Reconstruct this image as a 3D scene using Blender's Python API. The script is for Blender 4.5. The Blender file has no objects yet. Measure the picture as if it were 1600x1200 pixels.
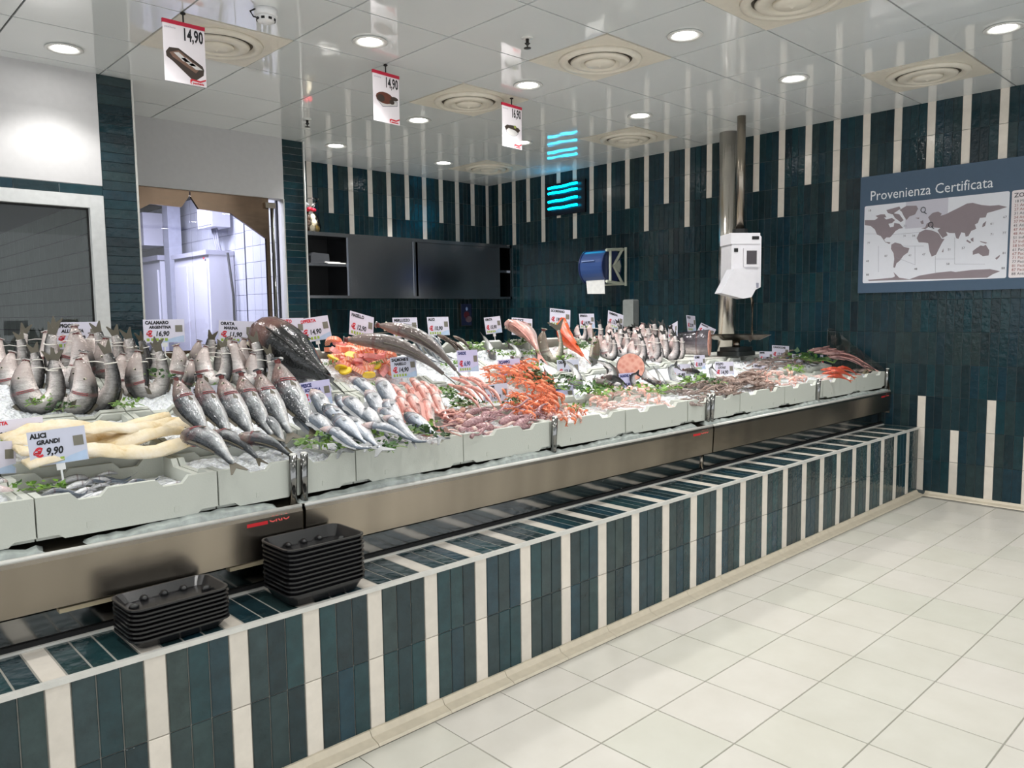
import bpy, bmesh, math, random
from mathutils import Vector, Matrix
random.seed(7)
S = bpy.context.scene
COL = S.collection
# ---------------------------------------------------------------- camera, world, exposure
cam = bpy.data.cameras.new('camera'); cam.sensor_width = 36; cam.lens = 27.449; cam.clip_start = .05
co = bpy.data.objects.new('camera', cam); COL.objects.link(co)
Rt = ((.72580491, -.68778973, -.01234972), (.070618, .05663922, .99589412), (.68426627, .72369696, -.08967936))
M4 = Matrix.Identity(4)
for r in range(3):
    M4[r][0] = Rt[0][r]; M4[r][1] = Rt[1][r]; M4[r][2] = -Rt[2][r]
M4[2][3] = 1.397
co.matrix_world = M4
S.camera = co
w = bpy.data.worlds.new('store'); S.world = w; w.use_nodes = True
bg = w.node_tree.nodes['Background']; bg.inputs[0].default_value = (.93, .96, 1, 1); bg.inputs[1].default_value = 1.3
vs = S.view_settings
vs.view_transform = 'Standard'; vs.look = 'None'; vs.gamma = 1; vs.use_curve_mapping = False; vs.exposure = 0.3
S.cycles.max_bounces = 9; S.cycles.diffuse_bounces = 7; S.cycles.glossy_bounces = 4; S.cycles.transparent_max_bounces = 10
S.cycles.sample_clamp_indirect = 6

LAMPS = [(1.287, 4.931), (2.487, 3.726), (3.704, 2.522), (4.904, 1.323), (3.712, 3.738), (4.91, 2.51), (3.726, 4.949),
         (4.919, 3.748), (3.72, 6.148), (4.934, 6.162), (4.881, 5.001)]
LAMPS_OUT = [(2.49, 2.5), (1.28, 3.7), (1.28, 2.5), (.08, 3.7), (.08, 2.5), (-1.1, 3.7), (-1.1, 2.5), (.08, 4.93), (-1.1, 4.93),
             (3.7, 1.3), (2.49, 1.3), (1.28, 1.3), (.08, 1.3), (3.7, .1), (2.49, .1), (4.9, .1), (1.28, .1), (.08, .1), (3.7, -1.1), (1.28, -1.1), (4.9, -1.1)]
def spot(x, y, e):
    l = bpy.data.lights.new('downlight_lamp', 'SPOT'); l.energy = e; l.color = (1, .985, .962)
    l.spot_size = math.radians(118); l.spot_blend = .55; l.shadow_soft_size = .055
    o = bpy.data.objects.new('downlight_lamp', l); COL.objects.link(o); o.location = (x, y, 2.872)
for x, y in LAMPS: spot(x, y, (100 if x > 2 else 36) if y > 4.6 else 52)
for x, y in LAMPS_OUT: spot(x, y, 23)
bl = bpy.data.lights.new('backroom_lamp', 'AREA'); bl.energy = 85; bl.size = .9; bl.color = (.82, .84, 1)
bo = bpy.data.objects.new('backroom_lamp', bl); COL.objects.link(bo); bo.location = (2.15, 7.1, 2.75)
sl = bpy.data.lights.new('storeroom_fill', 'AREA'); sl.energy = 8; sl.size = 1.2  # added fill light without a real fitting, brightens the tiles behind the window
so = bpy.data.objects.new('storeroom_fill', sl); COL.objects.link(so); so.location = (-.4, 7.6, 2.66)

# ---------------------------------------------------------------- materials
def lin(c):
    return tuple(((v / 255) / 12.92 if v <= 10 else (((v / 255) + .055) / 1.055) ** 2.4) for v in c)
class N:
    def __init__(s, name):
        s.m = bpy.data.materials.new(name); s.m.use_nodes = True; s.t = s.m.node_tree
        s.b = s.t.nodes['Principled BSDF']
    def n(s, ty, **k):
        x = s.t.nodes.new(ty)
        for a, b in k.items():
            if a.startswith('i_'):
                key = a[2:].replace('_', ' ')
                x.inputs[int(key) if key.isdigit() else key].default_value = b
            else: setattr(x, a, b)
        return x
    def l(s, a, b): s.t.links.new(a, b)
    def set(s, **k):
        for a, b in k.items():
            s.b.inputs[a.replace('_', ' ')].default_value = b
        return s
    def coords(s, kind='Object', scale=(1, 1, 1)):
        tc = s.n('ShaderNodeTexCoord'); mp = s.n('ShaderNodeMapping'); mp.inputs['Scale'].default_value = scale
        s.l(tc.outputs[kind], mp.inputs[0]); return mp.outputs[0]
    def world(s, scale=(1, 1, 1)):
        g = s.n('ShaderNodeNewGeometry'); mp = s.n('ShaderNodeMapping'); mp.inputs['Scale'].default_value = scale
        s.l(g.outputs['Position'], mp.inputs[0]); return mp.outputs[0]
    def noise(s, v, scale, detail=3, rough=.5):
        x = s.n('ShaderNodeTexNoise'); x.inputs['Scale'].default_value = scale; x.inputs['Detail'].default_value = detail
        x.inputs['Roughness'].default_value = rough
        s.l(v, x.inputs['Vector']); return x.outputs['Fac']
    def ramp(s, f, stops):
        r = s.n('ShaderNodeValToRGB'); e = r.color_ramp.elements
        while len(e) < len(stops): e.new(.5)
        for i, (p, c) in enumerate(stops):
            e[i].position = p; e[i].color = tuple(c) + (1,) if len(c) == 3 else c
        s.l(f, r.inputs[0]); return r.outputs[0]
    def mix(s, f, a, b, mode='MIX'):
        x = s.n('ShaderNodeMix', data_type='RGBA', blend_type=mode)
        for sock, val in ((x.inputs[0], f), (x.inputs[6], a), (x.inputs[7], b)):
            if hasattr(val, 'links'): s.l(val, sock)
            elif isinstance(val, (int, float)): sock.default_value = val
            else: sock.default_value = tuple(val) + (1,)
        return x.outputs[2]
    def bump(s, h, strength, dist=.01):
        b = s.n('ShaderNodeBump'); b.inputs['Strength'].default_value = strength; b.inputs['Distance'].default_value = dist
        s.l(h, b.inputs['Height']); s.l(b.outputs[0], s.b.inputs['Normal'])
    def rnd(s):
        o = s.n('ShaderNodeObjectInfo'); g = s.n('ShaderNodeNewGeometry')
        a = s.n('ShaderNodeMath', operation='ADD'); s.l(o.outputs['Random'], a.inputs[0]); s.l(g.outputs['Random Per Island'], a.inputs[1])
        f = s.n('ShaderNodeMath', operation='FRACT'); s.l(a.outputs[0], f.inputs[0]); return f.outputs[0]
def flat(name, c, rough=.5, metal=0, spec=.5, var=.06, scale=30):
    n = N(name); c = lin(c) if max(c) > 1 else c
    f = n.noise(n.coords(), scale)
    d = tuple(v * (1 - var) for v in c); b = tuple(min(1, v * (1 + var)) for v in c)
    n.l(n.ramp(f, [(.3, d), (.7, b)]), n.b.inputs['Base Color'])
    n.set(Roughness=rough, Metallic=metal, Specular_IOR_Level=spec)
    return n.m
def emit(name, c, k):
    n = N(name); n.set(Base_Color=tuple(c) + (1,), Emission_Color=tuple(c) + (1,), Emission_Strength=k); return n.m
def zellige(name, stops, rough=.06, bs=.5, am=.28, spec=.5):
    n = N(name); r = n.rnd(); p = n.world()
    base = n.ramp(r, stops)
    f = n.noise(p, 17, 4, .62)
    c = n.mix(1.0, base, n.ramp(f, [(.25, (1 - am,) * 3), (.75, (1 + am,) * 3)]), 'MULTIPLY')
    n.l(c, n.b.inputs['Base Color'])
    n.set(Roughness=rough, Specular_IOR_Level=spec)
    n.bump(n.noise(p, 30, 3.2, .5), bs, .006)
    return n.m
T_DARK = zellige('glazed_teal', [(0, lin((24, 44, 50))), (.2, lin((40, 58, 60))), (.4, lin((24, 56, 68))), (.6, lin((50, 64, 63))), (.8, lin((27, 62, 67))), (1, lin((30, 48, 53)))])
T_WALL_DIM = zellige('glazed_teal_dimmed', [(0, lin((18, 36, 43))), (.2, lin((30, 50, 54))), (.4, lin((18, 48, 60))), (.6, lin((38, 54, 55))), (.8, lin((20, 53, 60))), (1, lin((22, 40, 46)))], spec=.3)  # same teal tile with the wall's dimmer light put into the colour
T_WHITE = zellige('glazed_white', [(0, lin((214, 206, 194))), (.5, lin((222, 214, 202))), (1, lin((206, 199, 188)))], .13, .12, .07)
GROUT = flat('grout', (150, 148, 140), .85)
GROUT_D = flat('grout_dark', (92, 102, 104), .85)
STEEL_TRIM = flat('pale_trim', (205, 204, 198), .3, .1)
def steel(name, c=(166, 156, 142), rough=.24, sx=(2, 160, 160), metal=1.0, bmp=.12, lo=.6):
    n = N(name); v = n.world(sx)
    f = n.noise(v, 5, 4); f2 = n.noise(n.world((1.7, 1.7, .25)), 2.4, 3)
    n.l(n.ramp(f2, [(.3, tuple(v * lo for v in lin(c))), (.7, lin(c))]), n.b.inputs['Base Color'])  # broad vertical bands put soft reflections into the base colour
    r = n.n('ShaderNodeMapRange', i_3=rough - .03, i_4=rough + .05); n.l(f, r.inputs[0]); n.l(r.outputs[0], n.b.inputs['Roughness'])
    n.set(Metallic=metal); n.bump(n.noise(n.world((1.2, 1.2, 3)), 3, 2), bmp, .012)
    return n.m
STEEL = steel('brushed_steel')
STEEL_MIRROR = steel('polished_steel', (150, 150, 148), .1)
STEEL_CAB = steel('cabinet_steel', (164, 167, 172), .2, (120, 120, 3), bmp=.04, lo=.8)
STEEL_DOOR = steel('door_steel', (150, 128, 108), .18, (120, 120, 3))
BLACK = flat('black_rubber', (13, 13, 13), .6)
VOID = flat('dark_recess', (9, 10, 11), .7)
PLASTER = flat('wall_paint', (196, 195, 195), .6, var=.02)
ALU = flat('window_frame_paint', (212, 214, 213), .38)
def panel_mat():
    n = N('gloss_ceiling'); f = n.noise(n.world(), 1.3, 2)
    n.l(n.ramp(f, [(.3, lin((222, 226, 226))), (.7, lin((228, 231, 231)))]), n.b.inputs['Base Color'])
    n.set(Roughness=.04, Specular_IOR_Level=.8, IOR=1.75)
    n.bump(n.noise(n.world(), 5, 1), .05, .02)
    return n.m
CEIL = panel_mat()
def floor_mat():
    n = N('porcelain_floor'); r = n.rnd(); p = n.world()
    f = n.noise(p, 5, 5, .6)
    a = n.ramp(r, [(0, lin((194, 192, 181))), (.5, lin((198, 194, 186))), (1, lin((191, 190, 179)))])
    n.l(n.mix(1., a, n.ramp(f, [(.3, (.95, .945, .93)), (.7, (1.03, 1.03, 1.03))]), 'MULTIPLY'), n.b.inputs['Base Color'])
    n.set(Roughness=.34); n.bump(f, .04, .004)
    return n.m
FLOOR = floor_mat()

# ---------------------------------------------------------------- mesh building
class MB:
    def __init__(s): s.v = []; s.f = []; s.m = []; s.c = []
    def add(s, vs, fs, mi=0, cs=None):
        o = len(s.v); s.v += [tuple(v) for v in vs]; s.f += [tuple(i + o for i in f) for f in fs]; s.m += [mi] * len(fs)
        s.c += list(cs) if cs else [(0, .5, 0)] * len(vs)
        return s
    def box(s, x0, y0, z0, x1, y1, z1, mi=0):
        return s.add([(x0, y0, z0), (x1, y0, z0), (x1, y1, z0), (x0, y1, z0), (x0, y0, z1), (x1, y0, z1), (x1, y1, z1), (x0, y1, z1)],
                     [(3, 2, 1, 0), (4, 5, 6, 7), (0, 1, 5, 4), (1, 2, 6, 5), (2, 3, 7, 6), (3, 0, 4, 7)], mi)
    def prism(s, poly, O, U, V, W, mi=0):
        # polygon in the U,V plane at O, extruded along W
        O, U, V, W = map(Vector, (O, U, V, W)); n = len(poly)
        a = [O + U * p[0] + V * p[1] for p in poly]
        fs = [tuple(range(n)), tuple(range(2 * n - 1, n - 1, -1))] + [((i + 1) % n, i, n + i, n + (i + 1) % n) for i in range(n)]
        return s.add(a + [p + W for p in a], fs, mi)
    def tube(s, pts, r, n=8, mi=0, cap=True, sq=1.0, up=(0, 0, 1)):
        pts = [Vector(p) for p in pts]; k = len(pts); vs = []
        R = r if callable(r) else (lambda t: r)
        for i, p in enumerate(pts):
            t = (pts[min(i + 1, k - 1)] - pts[max(i - 1, 0)]).normalized()
            a = Vector(up); a = a - t * a.dot(t)
            if a.length < 1e-4: a = Vector((1, 0, 0)) - t * t.x
            a.normalize(); b = t.cross(a); rr = R(i / max(1, k - 1))
            vs += [p + a * (rr * sq * math.cos(6.2832 * j / n)) + b * (rr * math.sin(6.2832 * j / n)) for j in range(n)]
        fs = [(i * n + j, i * n + (j + 1) % n, (i + 1) * n + (j + 1) % n, (i + 1) * n + j) for i in range(k - 1) for j in range(n)]
        if cap: fs += [tuple(range(n - 1, -1, -1)), tuple(range((k - 1) * n, k * n))]
        cs = [(i / max(1, k - 1), .5 + .5 * math.cos(6.2832 * j / n), 0) for i in range(k) for j in range(n)]
        return s.add(vs, fs, mi, cs)
    def lathe(s, prof, c, n=24, mi=0):
        c = Vector(c); k = len(prof)
        vs = [c + Vector((r * math.cos(6.2832 * j / n), r * math.sin(6.2832 * j / n), z)) for r, z in prof for j in range(n)]
        fs = [(i * n + j, i * n + (j + 1) % n, (i + 1) * n + (j + 1) % n, (i + 1) * n + j) for i in range(k - 1) for j in range(n)]
        if prof[0][0] > 0: fs.append(tuple(range(n - 1, -1, -1)))
        if prof[-1][0] > 0: fs.append(tuple(range((k - 1) * n, k * n)))
        return s.add(vs, fs, mi)
    def ball(s, c, r, n=10, k=6, mi=0):
        c = Vector(c); r = (r, r, r) if isinstance(r, (int, float)) else r; vs = [c + Vector((0, 0, -r[2]))]
        for i in range(1, k):
            a = math.pi * i / k - math.pi / 2
            vs += [c + Vector((r[0] * math.cos(a) * math.cos(6.2832 * j / n), r[1] * math.cos(a) * math.sin(6.2832 * j / n), r[2] * math.sin(a))) for j in range(n)]
        vs.append(c + Vector((0, 0, r[2])))
        fs = [(0, 1 + (j + 1) % n, 1 + j) for j in range(n)]
        fs += [(1 + i * n + j, 1 + i * n + (j + 1) % n, 1 + (i + 1) * n + (j + 1) % n, 1 + (i + 1) * n + j) for i in range(k - 2) for j in range(n)]
        L = len(vs) - 1
        fs += [(1 + (k - 2) * n + j, 1 + (k - 2) * n + (j + 1) % n, L) for j in range(n)]
        return s.add(vs, fs, mi)
    def mesh(s, name, mats, smooth=False, col=False):
        me = bpy.data.meshes.new(name); me.from_pydata(s.v, [], s.f)
        for m in (mats if isinstance(mats, (list, tuple)) else [mats]): me.materials.append(m)
        if len(me.materials) > 1: me.polygons.foreach_set('material_index', s.m)
        if smooth: me.polygons.foreach_set('use_smooth', [True] * len(s.f))
        if col:
            a = me.attributes.new('fv', 'FLOAT_VECTOR', 'POINT')
            a.data.foreach_set('vector', [x for c in s.c for x in c])
        me.update(); return me
def link(name, me, parent=None, loc=None, rot=None, scale=None, mw=None):
    o = bpy.data.objects.new(name, me); COL.objects.link(o)
    if parent: o.parent = parent
    if mw is not None: o.matrix_world = mw
    if loc: o.location = loc
    if rot: o.rotation_euler = rot
    if scale: o.scale = scale if isinstance(scale, (tuple, list)) else (scale,) * 3
    return o
def obj(name, b, mats, parent=None, loc=None, rot=None, smooth=False, **k):
    o = link(name, b.mesh(name, mats, smooth), parent, loc, rot)
    for a, v in k.items(): o[a] = v
    return o
def tag(o, label, cat, group=None):
    o['label'] = label; o['category'] = cat
    if group: o['group'] = group
    return o
def thing(name, label, cat, loc=(0, 0, 0), rot=(0, 0, 0), group=None):
    o = link(name, None, None, loc, rot); o.empty_display_size = .05
    return tag(o, label, cat, group)
def struct(o):
    o['kind'] = 'structure'; return o
def bevel_tile(w, h, t=.005, b=.0018):
    # tile in the XZ plane facing -Y, centred
    m = MB(); a, c = w / 2, h / 2
    vs = [(-a, 0, -c), (a, 0, -c), (a, 0, c), (-a, 0, c), (-a, -t + b, -c), (a, -t + b, -c), (a, -t + b, c), (-a, -t + b, c),
          (-a + b, -t, -c + b), (a - b, -t, -c + b), (a - b, -t, c - b), (-a + b, -t, c - b)]
    fs = [(8, 9, 10, 11)]
    for i in range(4):
        j = (i + 1) % 4; fs += [(i, j, 4 + j, 4 + i), (4 + i, 4 + j, 8 + j, 8 + i)]
    return m.add(vs, fs)
_cache = {}
def tile_mesh(w, h, mat, t=.005):
    k = (round(w, 4), round(h, 4), mat.name, t)
    if k not in _cache: _cache[k] = bevel_tile(w, h, t).mesh('tile', mat)
    return _cache[k]
def transform(b, mw):
    b.v = [tuple(mw @ Vector(v)) for v in b.v]; return b

# ---------------------------------------------------------------- the room
XR, YB, YP, H = 6.235, 6.957, 2.126, 2.89
G = .0022                      # half joint
PX, PZ = .05795, .2385
floor = obj('floor', MB().box(-4, -5, -.06, XR + .1, 10.5, -.004), GROUT); struct(floor)
fw = .3038
tm = MB()
h_ = fw / 2 - .0018
tm.add([(-h_, -h_, -.004), (h_, -h_, -.004), (h_, h_, -.004), (-h_, h_, -.004), (-h_ + .0012, -h_ + .0012, 0), (h_ - .0012, -h_ + .0012, 0), (h_ - .0012, h_ - .0012, 0), (-h_ + .0012, h_ - .0012, 0)],
       [(4, 5, 6, 7), (0, 1, 5, 4), (1, 2, 6, 5), (2, 3, 7, 6), (3, 0, 4, 7)])
tme = tm.mesh('floor_tile', FLOOR)
rest = MB()
for i in range(-12, 21):
    for j in range(0, 20):
        x = .0463 + fw * (i + .5); y = 1.878 + fw * (.5 - j)
        if x > XR: continue
        if j == 0:
            continue
        if j < 6 and x > .3: link('floor_tile', tme, floor, (x, y, 0))
        else: rest.add([(v[0] + x, v[1] + y, v[2]) for v in tm.v], tm.f)
hb = (2.062 - 1.878) / 2
cut = MB(); cut.box(-h_, -hb + .0018, -.004, h_, hb, 0)
cme = cut.mesh('floor_tile', FLOOR)
for i in range(-4, 21):
    x = .0463 + fw * (i + .5)
    if x < XR - .1: link('floor_tile', cme, floor, (x, 1.878 + hb, 0))
for i in range(-9, 21):
    for j in range(6, 17):
        x = .0463 + fw * (i + .5); y = 2.0 + fw * (j + .5)
        if x < XR and y < YB - .1 and not (x < 1.9 and y > 5.1): rest.add([(v[0] + x, v[1] + y, v[2]) for v in tm.v], tm.f)
obj('floor_tile', rest, FLOOR, floor, kind='stuff')
# ceiling of glossy lay-in panels
CP = .6
cp = MB(); a = CP / 2 - .0048
cp.add([(-a, -a, 0), (a, -a, 0), (a, a, 0), (-a, a, 0), (-a, -a, .012), (a, -a, .012), (a, a, .012), (-a, a, .012)], [(3, 2, 1, 0), (0, 1, 5, 4), (1, 2, 6, 5), (2, 3, 7, 6), (3, 0, 4, 7)])
cpe = cp.mesh('ceiling_panel', CEIL)
SEAM = flat('ceiling_seam', (70, 72, 72), .8)
ceiling = struct(obj('ceiling', MB().box(-4, -5, H + .01, XR + .1, 10.5, H + .1), SEAM))
cx0, cy0 = .3743 - .6 * 6 + .3, .3926 - .6 * 8 + .3
for i in range(17):
    for j in range(19):
        x, y = cx0 + CP * i, cy0 + CP * j
        if x > XR + .2 or y > YB + .1 or (x < 1.4 and y > 5.6): continue
        if y < -1.0 or x < -1.5:
            continue
        link('ceiling_panel', cpe, ceiling, (x, y, H))
far = MB(); far.box(-4, -5, H, -1.5, 10, H + .009); far.box(-1.5, -5, H, XR, -1.3, H + .009)
obj('ceiling_panel', far, CEIL, ceiling, kind='stuff')
# right wall
wr = struct(obj('wall_right', MB().box(XR, -1.5, 0, XR + .12, YB + .1, H), GROUT_D))
RZ = Matrix.Rotation(-math.pi / 2, 4, 'Z')     # tile facing -X
dark, lightm = MB(), MB()
cnt = 0
tms = {}
for c in range(-3, 115):
    y = 6.291 + .2318 * 3 - PX * c
    if y > YB - .02 or y < -1.4: continue
    white = c % 4 == 0; k = c // 4 - 3
    for r in range(12):
        z0, z1 = .03 + PZ * r, .03 + PZ * (r + 1)
        if r == 0: z0 = .03
        up = (2 if k % 2 == 0 else 3); lo = (3 if k % 2 == 0 else 2)
        wt = white and (r >= 12 - up or r < lo)
        if wt and r < lo and y > 2.16: wt = False
        big = 1.40 < y < 2.75 and not (1.52 < z0 < 2.3 and y < 2.5)
        mw = Matrix.Translation((XR, y, (z0 + z1) / 2)) @ RZ
        if big or (wt and y < 5):
            link('white_tile' if wt else 'tile', tile_mesh(PX - 2 * G * .6, PZ - 2 * G * .6, T_WHITE if wt else T_WALL_DIM), wr, mw=mw); cnt += 1
        else:
            b = bevel_tile(PX - 2 * G * .5, PZ - 2 * G * .5); transform(b, mw)
            (lightm if wt else dark).add(b.v, b.f)
obj('tile', dark, T_WALL_DIM, wr, kind='stuff'); obj('white_tile', lightm, T_WHITE, wr, kind='stuff')
# back wall of the alcove
wb = struct(obj('wall_back', MB().box(3.3, YB, 0, XR, YB + .12, H), GROUT_D))
dark = MB()
for c in range(0, 52):
    x = 6.218 - PX * c
    if x < 3.4: break
    white = c % 4 == 0; k = c // 4
    for r in range(3, 12):
        z = .03 + PZ * (r + .5); up = 3 if k % 2 == 0 else 2
        mw = Matrix.Translation((x, YB, z))
        if white and r >= 12 - up: link('white_tile', tile_mesh(PX - .002, PZ - .002, T_WHITE), wb, mw=mw)
        else: dark.add(transform(bevel_tile(PX - .002, PZ - .002), mw).v, bevel_tile(1, 1).f)
obj('tile', dark, T_WALL_DIM, wb, kind='stuff')
# left wall with the window, its return and the wall with the service door
wl = MB()
wl.box(-4, 5.31, 2.216, 1.553, 5.40, H); wl.box(-4, 5.315, 2.152, 1.553, 5.40, 2.216); wl.box(-4, 5.31, 0, 1.553, 5.40, .9)
wall_l = struct(obj('wall_left', wl, PLASTER))
pil = obj('pilaster_core', MB().box(1.553, 5.315, 0, 1.755, 6.19, H), GROUT_D, wall_l)
for r in range(50):
    z = H - PX * (r + .5)
    if z < .9: break
    link('tile', tile_mesh(.2, PX - .002, T_WALL_DIM), wall_l, mw=Matrix.Translation((1.654, 5.315, z)))
for i in range(7): link('tile', tile_mesh(.238, PX - .002, T_WALL_DIM), wall_l, mw=Matrix.Translation((1.434 - .24 * i, 5.315, 2.184)))
obj('edge_profile', MB().box(1.752, 5.3, 0, 1.762, 5.33, H), STEEL_TRIM, wall_l)
wm = MB(); wm.box(1.70, 6.19, 2.384, 3.227, 6.30, H); wm.box(3.227, 6.225, 0, 3.432, 6.957, H)
wall_m = struct(obj('wall_middle', wm, PLASTER))
for r in range(50):
    z = H - PX * (r + .5)
    if z < .9: break
    link('tile', tile_mesh(.203, PX - .002, T_WALL_DIM), wall_m, mw=Matrix.Translation((3.33, 6.225, z)))
obj('edge_profile', MB().box(3.43, 6.2, 0, 3.44, 6.24, H), flat('bright_profile', (228, 228, 224), .3), wall_m)
obj('edge_profile', MB().box(3.219, 6.185, 0, 3.228, 6.23, 2.384), STEEL_TRIM, wall_m)
# room behind the window: dim, tiled
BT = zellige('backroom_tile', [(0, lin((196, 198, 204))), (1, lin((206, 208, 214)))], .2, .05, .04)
BTD = zellige('dim_room_tile', [(0, lin((150, 158, 156))), (1, lin((160, 168, 166)))], .25, .05, .06)  # white tile greyed, the room's dim light is put into the colour
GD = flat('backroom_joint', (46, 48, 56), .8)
bw = struct(obj('wall_storeroom', MB().box(1.50, 5.41, 0, 1.54, 9.2, 2.8).box(-4, 9.2, 0, 1.54, 9.25, 2.8).box(-4, 5.41, 2.7, 1.5, 9.2, 2.78).box(-4, 5.41, 0, -3.9, 9.2, 2.8), GD))
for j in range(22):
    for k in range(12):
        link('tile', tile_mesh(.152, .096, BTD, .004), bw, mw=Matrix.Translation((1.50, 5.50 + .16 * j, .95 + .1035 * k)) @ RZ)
# room behind the swing door: bright, tiled
bw2 = struct(obj('wall_backroom', MB().box(3.25, 6.96, 0, 3.29, 10.4, 2.8).box(3.215, 6.31, 0, 3.2268, 6.96, 2.8).box(1.8, 10.4, 0, 3.3, 10.45, 2.8).box(1.6, 6.3, 2.8, 3.25, 10.4, 2.84).box(1.76, 6.31, 0, 1.8, 10.4, 2.8), GD))
for j in range(24):
    for k in range(12):
        y = 6.40 + .15 * j
        link('tile', tile_mesh(.147, .142, BT, .004), bw2, mw=Matrix.Translation((3.25 if y > 6.9 else 3.213, y, .95 + .1445 * k)) @ RZ)
# window in the left wall
w1 = struct(thing('window_1', 'x', 'x', (0, 0, 0)))
for kk in ('label', 'category'): del w1[kk]
fr = MB(); y0, y1 = 5.295, 5.35
fr.box(-3, y0, 2.075, 1.551, y1, 2.152); fr.box(1.472, y0, .95, 1.551, y1, 2.075); fr.box(-3, y0, .9, 1.551, y1, .98)
obj('window_frame', fr, ALU, w1)
gs = MB(); gs.box(-3, 5.334, 2.066, 1.472, 5.345, 2.075); gs.box(1.463, 5.334, .98, 1.472, 5.345, 2.066)
obj('gasket', gs, BLACK, w1)
def glass(name, tint, rough=0.0, alpha=.12):
    n = N(name); n.set(Base_Color=tuple(tint) + (1,), Roughness=rough, Alpha=alpha, Specular_IOR_Level=.6); return n.m
def pane(name, tint, refl=.09):
    n = N(name); t = n.n('ShaderNodeBsdfTransparent'); t.inputs[0].default_value = tuple(tint) + (1,)
    g = n.n('ShaderNodeBsdfGlossy'); g.inputs['Roughness'].default_value = .01
    fr = n.n('ShaderNodeFresnel'); fr.inputs[0].default_value = 1.5
    m = n.n('ShaderNodeMixShader'); n.l(fr.outputs[0], m.inputs[0]); n.l(t.outputs[0], m.inputs[1]); n.l(g.outputs[0], m.inputs[2])
    n.l(m.outputs[0], n.t.nodes['Material Output'].inputs[0]); return n.m
obj('pane', MB().box(-3, 5.337, .98, 1.468, 5.342, 2.07), pane('window_glass', (.86, .9, .88)), w1)
# double swing door with clear flexible panes
d1 = struct(thing('door_1', 'x', 'x', (0, 0, 0)))
for kk in ('label', 'category'): del d1[kk]
Yd = 6.22
lx0, lx1, dz = 2.02, 3.15, 2.384
hl = [(2.06, 1.0), (2.06, 2.206), (2.147, 2.256), (2.379, 2.251), (2.448, 2.345), (2.448, 1.0)]
frm = MB()
def strip(poly): frm.prism(poly, (0, Yd, 0), (1, 0, 0), (0, 0, 1), (0, .03, 0))
strip([(lx0, 0), (2.06, 0), (2.06, 2.206), (lx0, 2.3)]); strip([(lx0, 2.3), (2.06, 2.206), (2.147, 2.256), (2.147, dz), (lx0, dz)])
strip([(2.147, 2.256), (2.379, 2.251), (2.379, dz), (2.147, dz)]); strip([(2.379, 2.251), (2.442, 2.34), (2.442, dz), (2.379, dz)])
strip([(2.454, 2.34), (2.513, 2.248), (2.513, dz), (2.454, dz)]); strip([(2.513, 2.248), (2.771, 2.236), (2.771, dz), (2.513, dz)])
strip([(2.771, 2.236), (3.07, 2.05), (3.07, dz), (2.771, dz)]); strip([(3.07, 0), (3.10, 0), (3.10, dz), (3.07, dz)])
strip([(lx0, 0), (3.1, 0), (3.1, 1.14), (lx0, 1.14)])
obj('door_frame', frm, STEEL_DOOR, d1)
obj('pivot_post', MB().tube([(3.13, Yd, 0), (3.13, Yd, 2.33)], .016, 10), STEEL_MIRROR, d1, smooth=True)
obj('hinge_block', MB().box(3.06, Yd - .03, 2.30, 3.15, Yd + .03, 2.345), STEEL, d1)
LILAC = pane('clear_pvc', (.93, .93, .985))
p1 = MB(); p1.prism(hl, (0, Yd + .012, 0), (1, 0, 0), (0, 0, 1), (0, .004, 0)); obj('pane', p1, LILAC, d1)
hr = [(2.449, 1.0), (2.449, 2.345), (2.513, 2.248), (2.771, 2.236), (3.07, 2.05), (3.07, 1.0)]
p2 = MB(); p2.prism(hr, (0, Yd + .012, 0), (1, 0, 0), (0, 0, 1), (0, .004, 0)); obj('pane', p2, LILAC, d1)
# cabinets, duct and cables behind the swing door
WP = flat('white_panel', (216, 216, 224), .35, var=.02)
cabL = thing('tall_cabinet', 'tall white cabinet behind the swing door, the nearer and taller one with a red mark', 'cabinet', (3.1, 7.75, 0), group='white cabinets behind the swing door')
obj('body', MB().box(-.1, -.5, 0, .14, .35, 1.98), WP, cabL); obj('door', MB().box(-.115, -.47, .1, -.1, -.02, 1.9).box(-.115, .01, .1, -.1, .32, 1.9), WP, cabL)
obj('cornice', MB().box(-.13, -.51, 1.98, .14, .36, 2.02), flat('cabinet_cornice', (184, 184, 196), .4), cabL)
obj('red_mark', MB().box(-.118, -.44, 1.94, -.116, -.41, 1.96), flat('red_mark', (190, 40, 50), .5), cabL)
cabR = thing('tall_cabinet', 'white cabinet farther back behind the swing door, left of the grey duct', 'cabinet', (3.1, 9.1, 0), group='white cabinets behind the swing door')
obj('body', MB().box(-.1, -.6, 0, .14, .8, 2.0), WP, cabR); obj('door', MB().box(-.115, -.55, .1, -.1, .75, 1.9), WP, cabR)
obj('cornice', MB().box(-.13, -.62, 2.0, .14, .82, 2.05), flat('cabinet_cornice2', (178, 178, 190), .4), cabR)
du = tag(obj('cable_duct', MB().box(3.02, 8.28, 0, 3.15, 8.42, 2.7), flat('duct_grey', (176, 178, 190), .4)), 'grey vertical cable duct between the two white cabinets', 'duct')
eb = thing('junction_box', 'white electrical box with hanging cables on the tiled back room wall', 'electrical box', (3.13, 7.4, 2.24))
obj('box', MB().box(-.09, -.17, 0, .08, .17, .2), WP, eb); obj('lid', MB().box(-.098, -.15, .02, -.09, .15, .18), WP, eb)
for i in range(3): obj('cable', MB().tube([(.0, -.05 + .05 * i, 0), (.01, -.06 + .04 * i, -.15), (.03, -.12 + .01 * i, -.34 - .05 * i)], .011, 6), flat('cable_grey%d' % i, (150, 150, 160), .5), eb, smooth=True)
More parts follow.
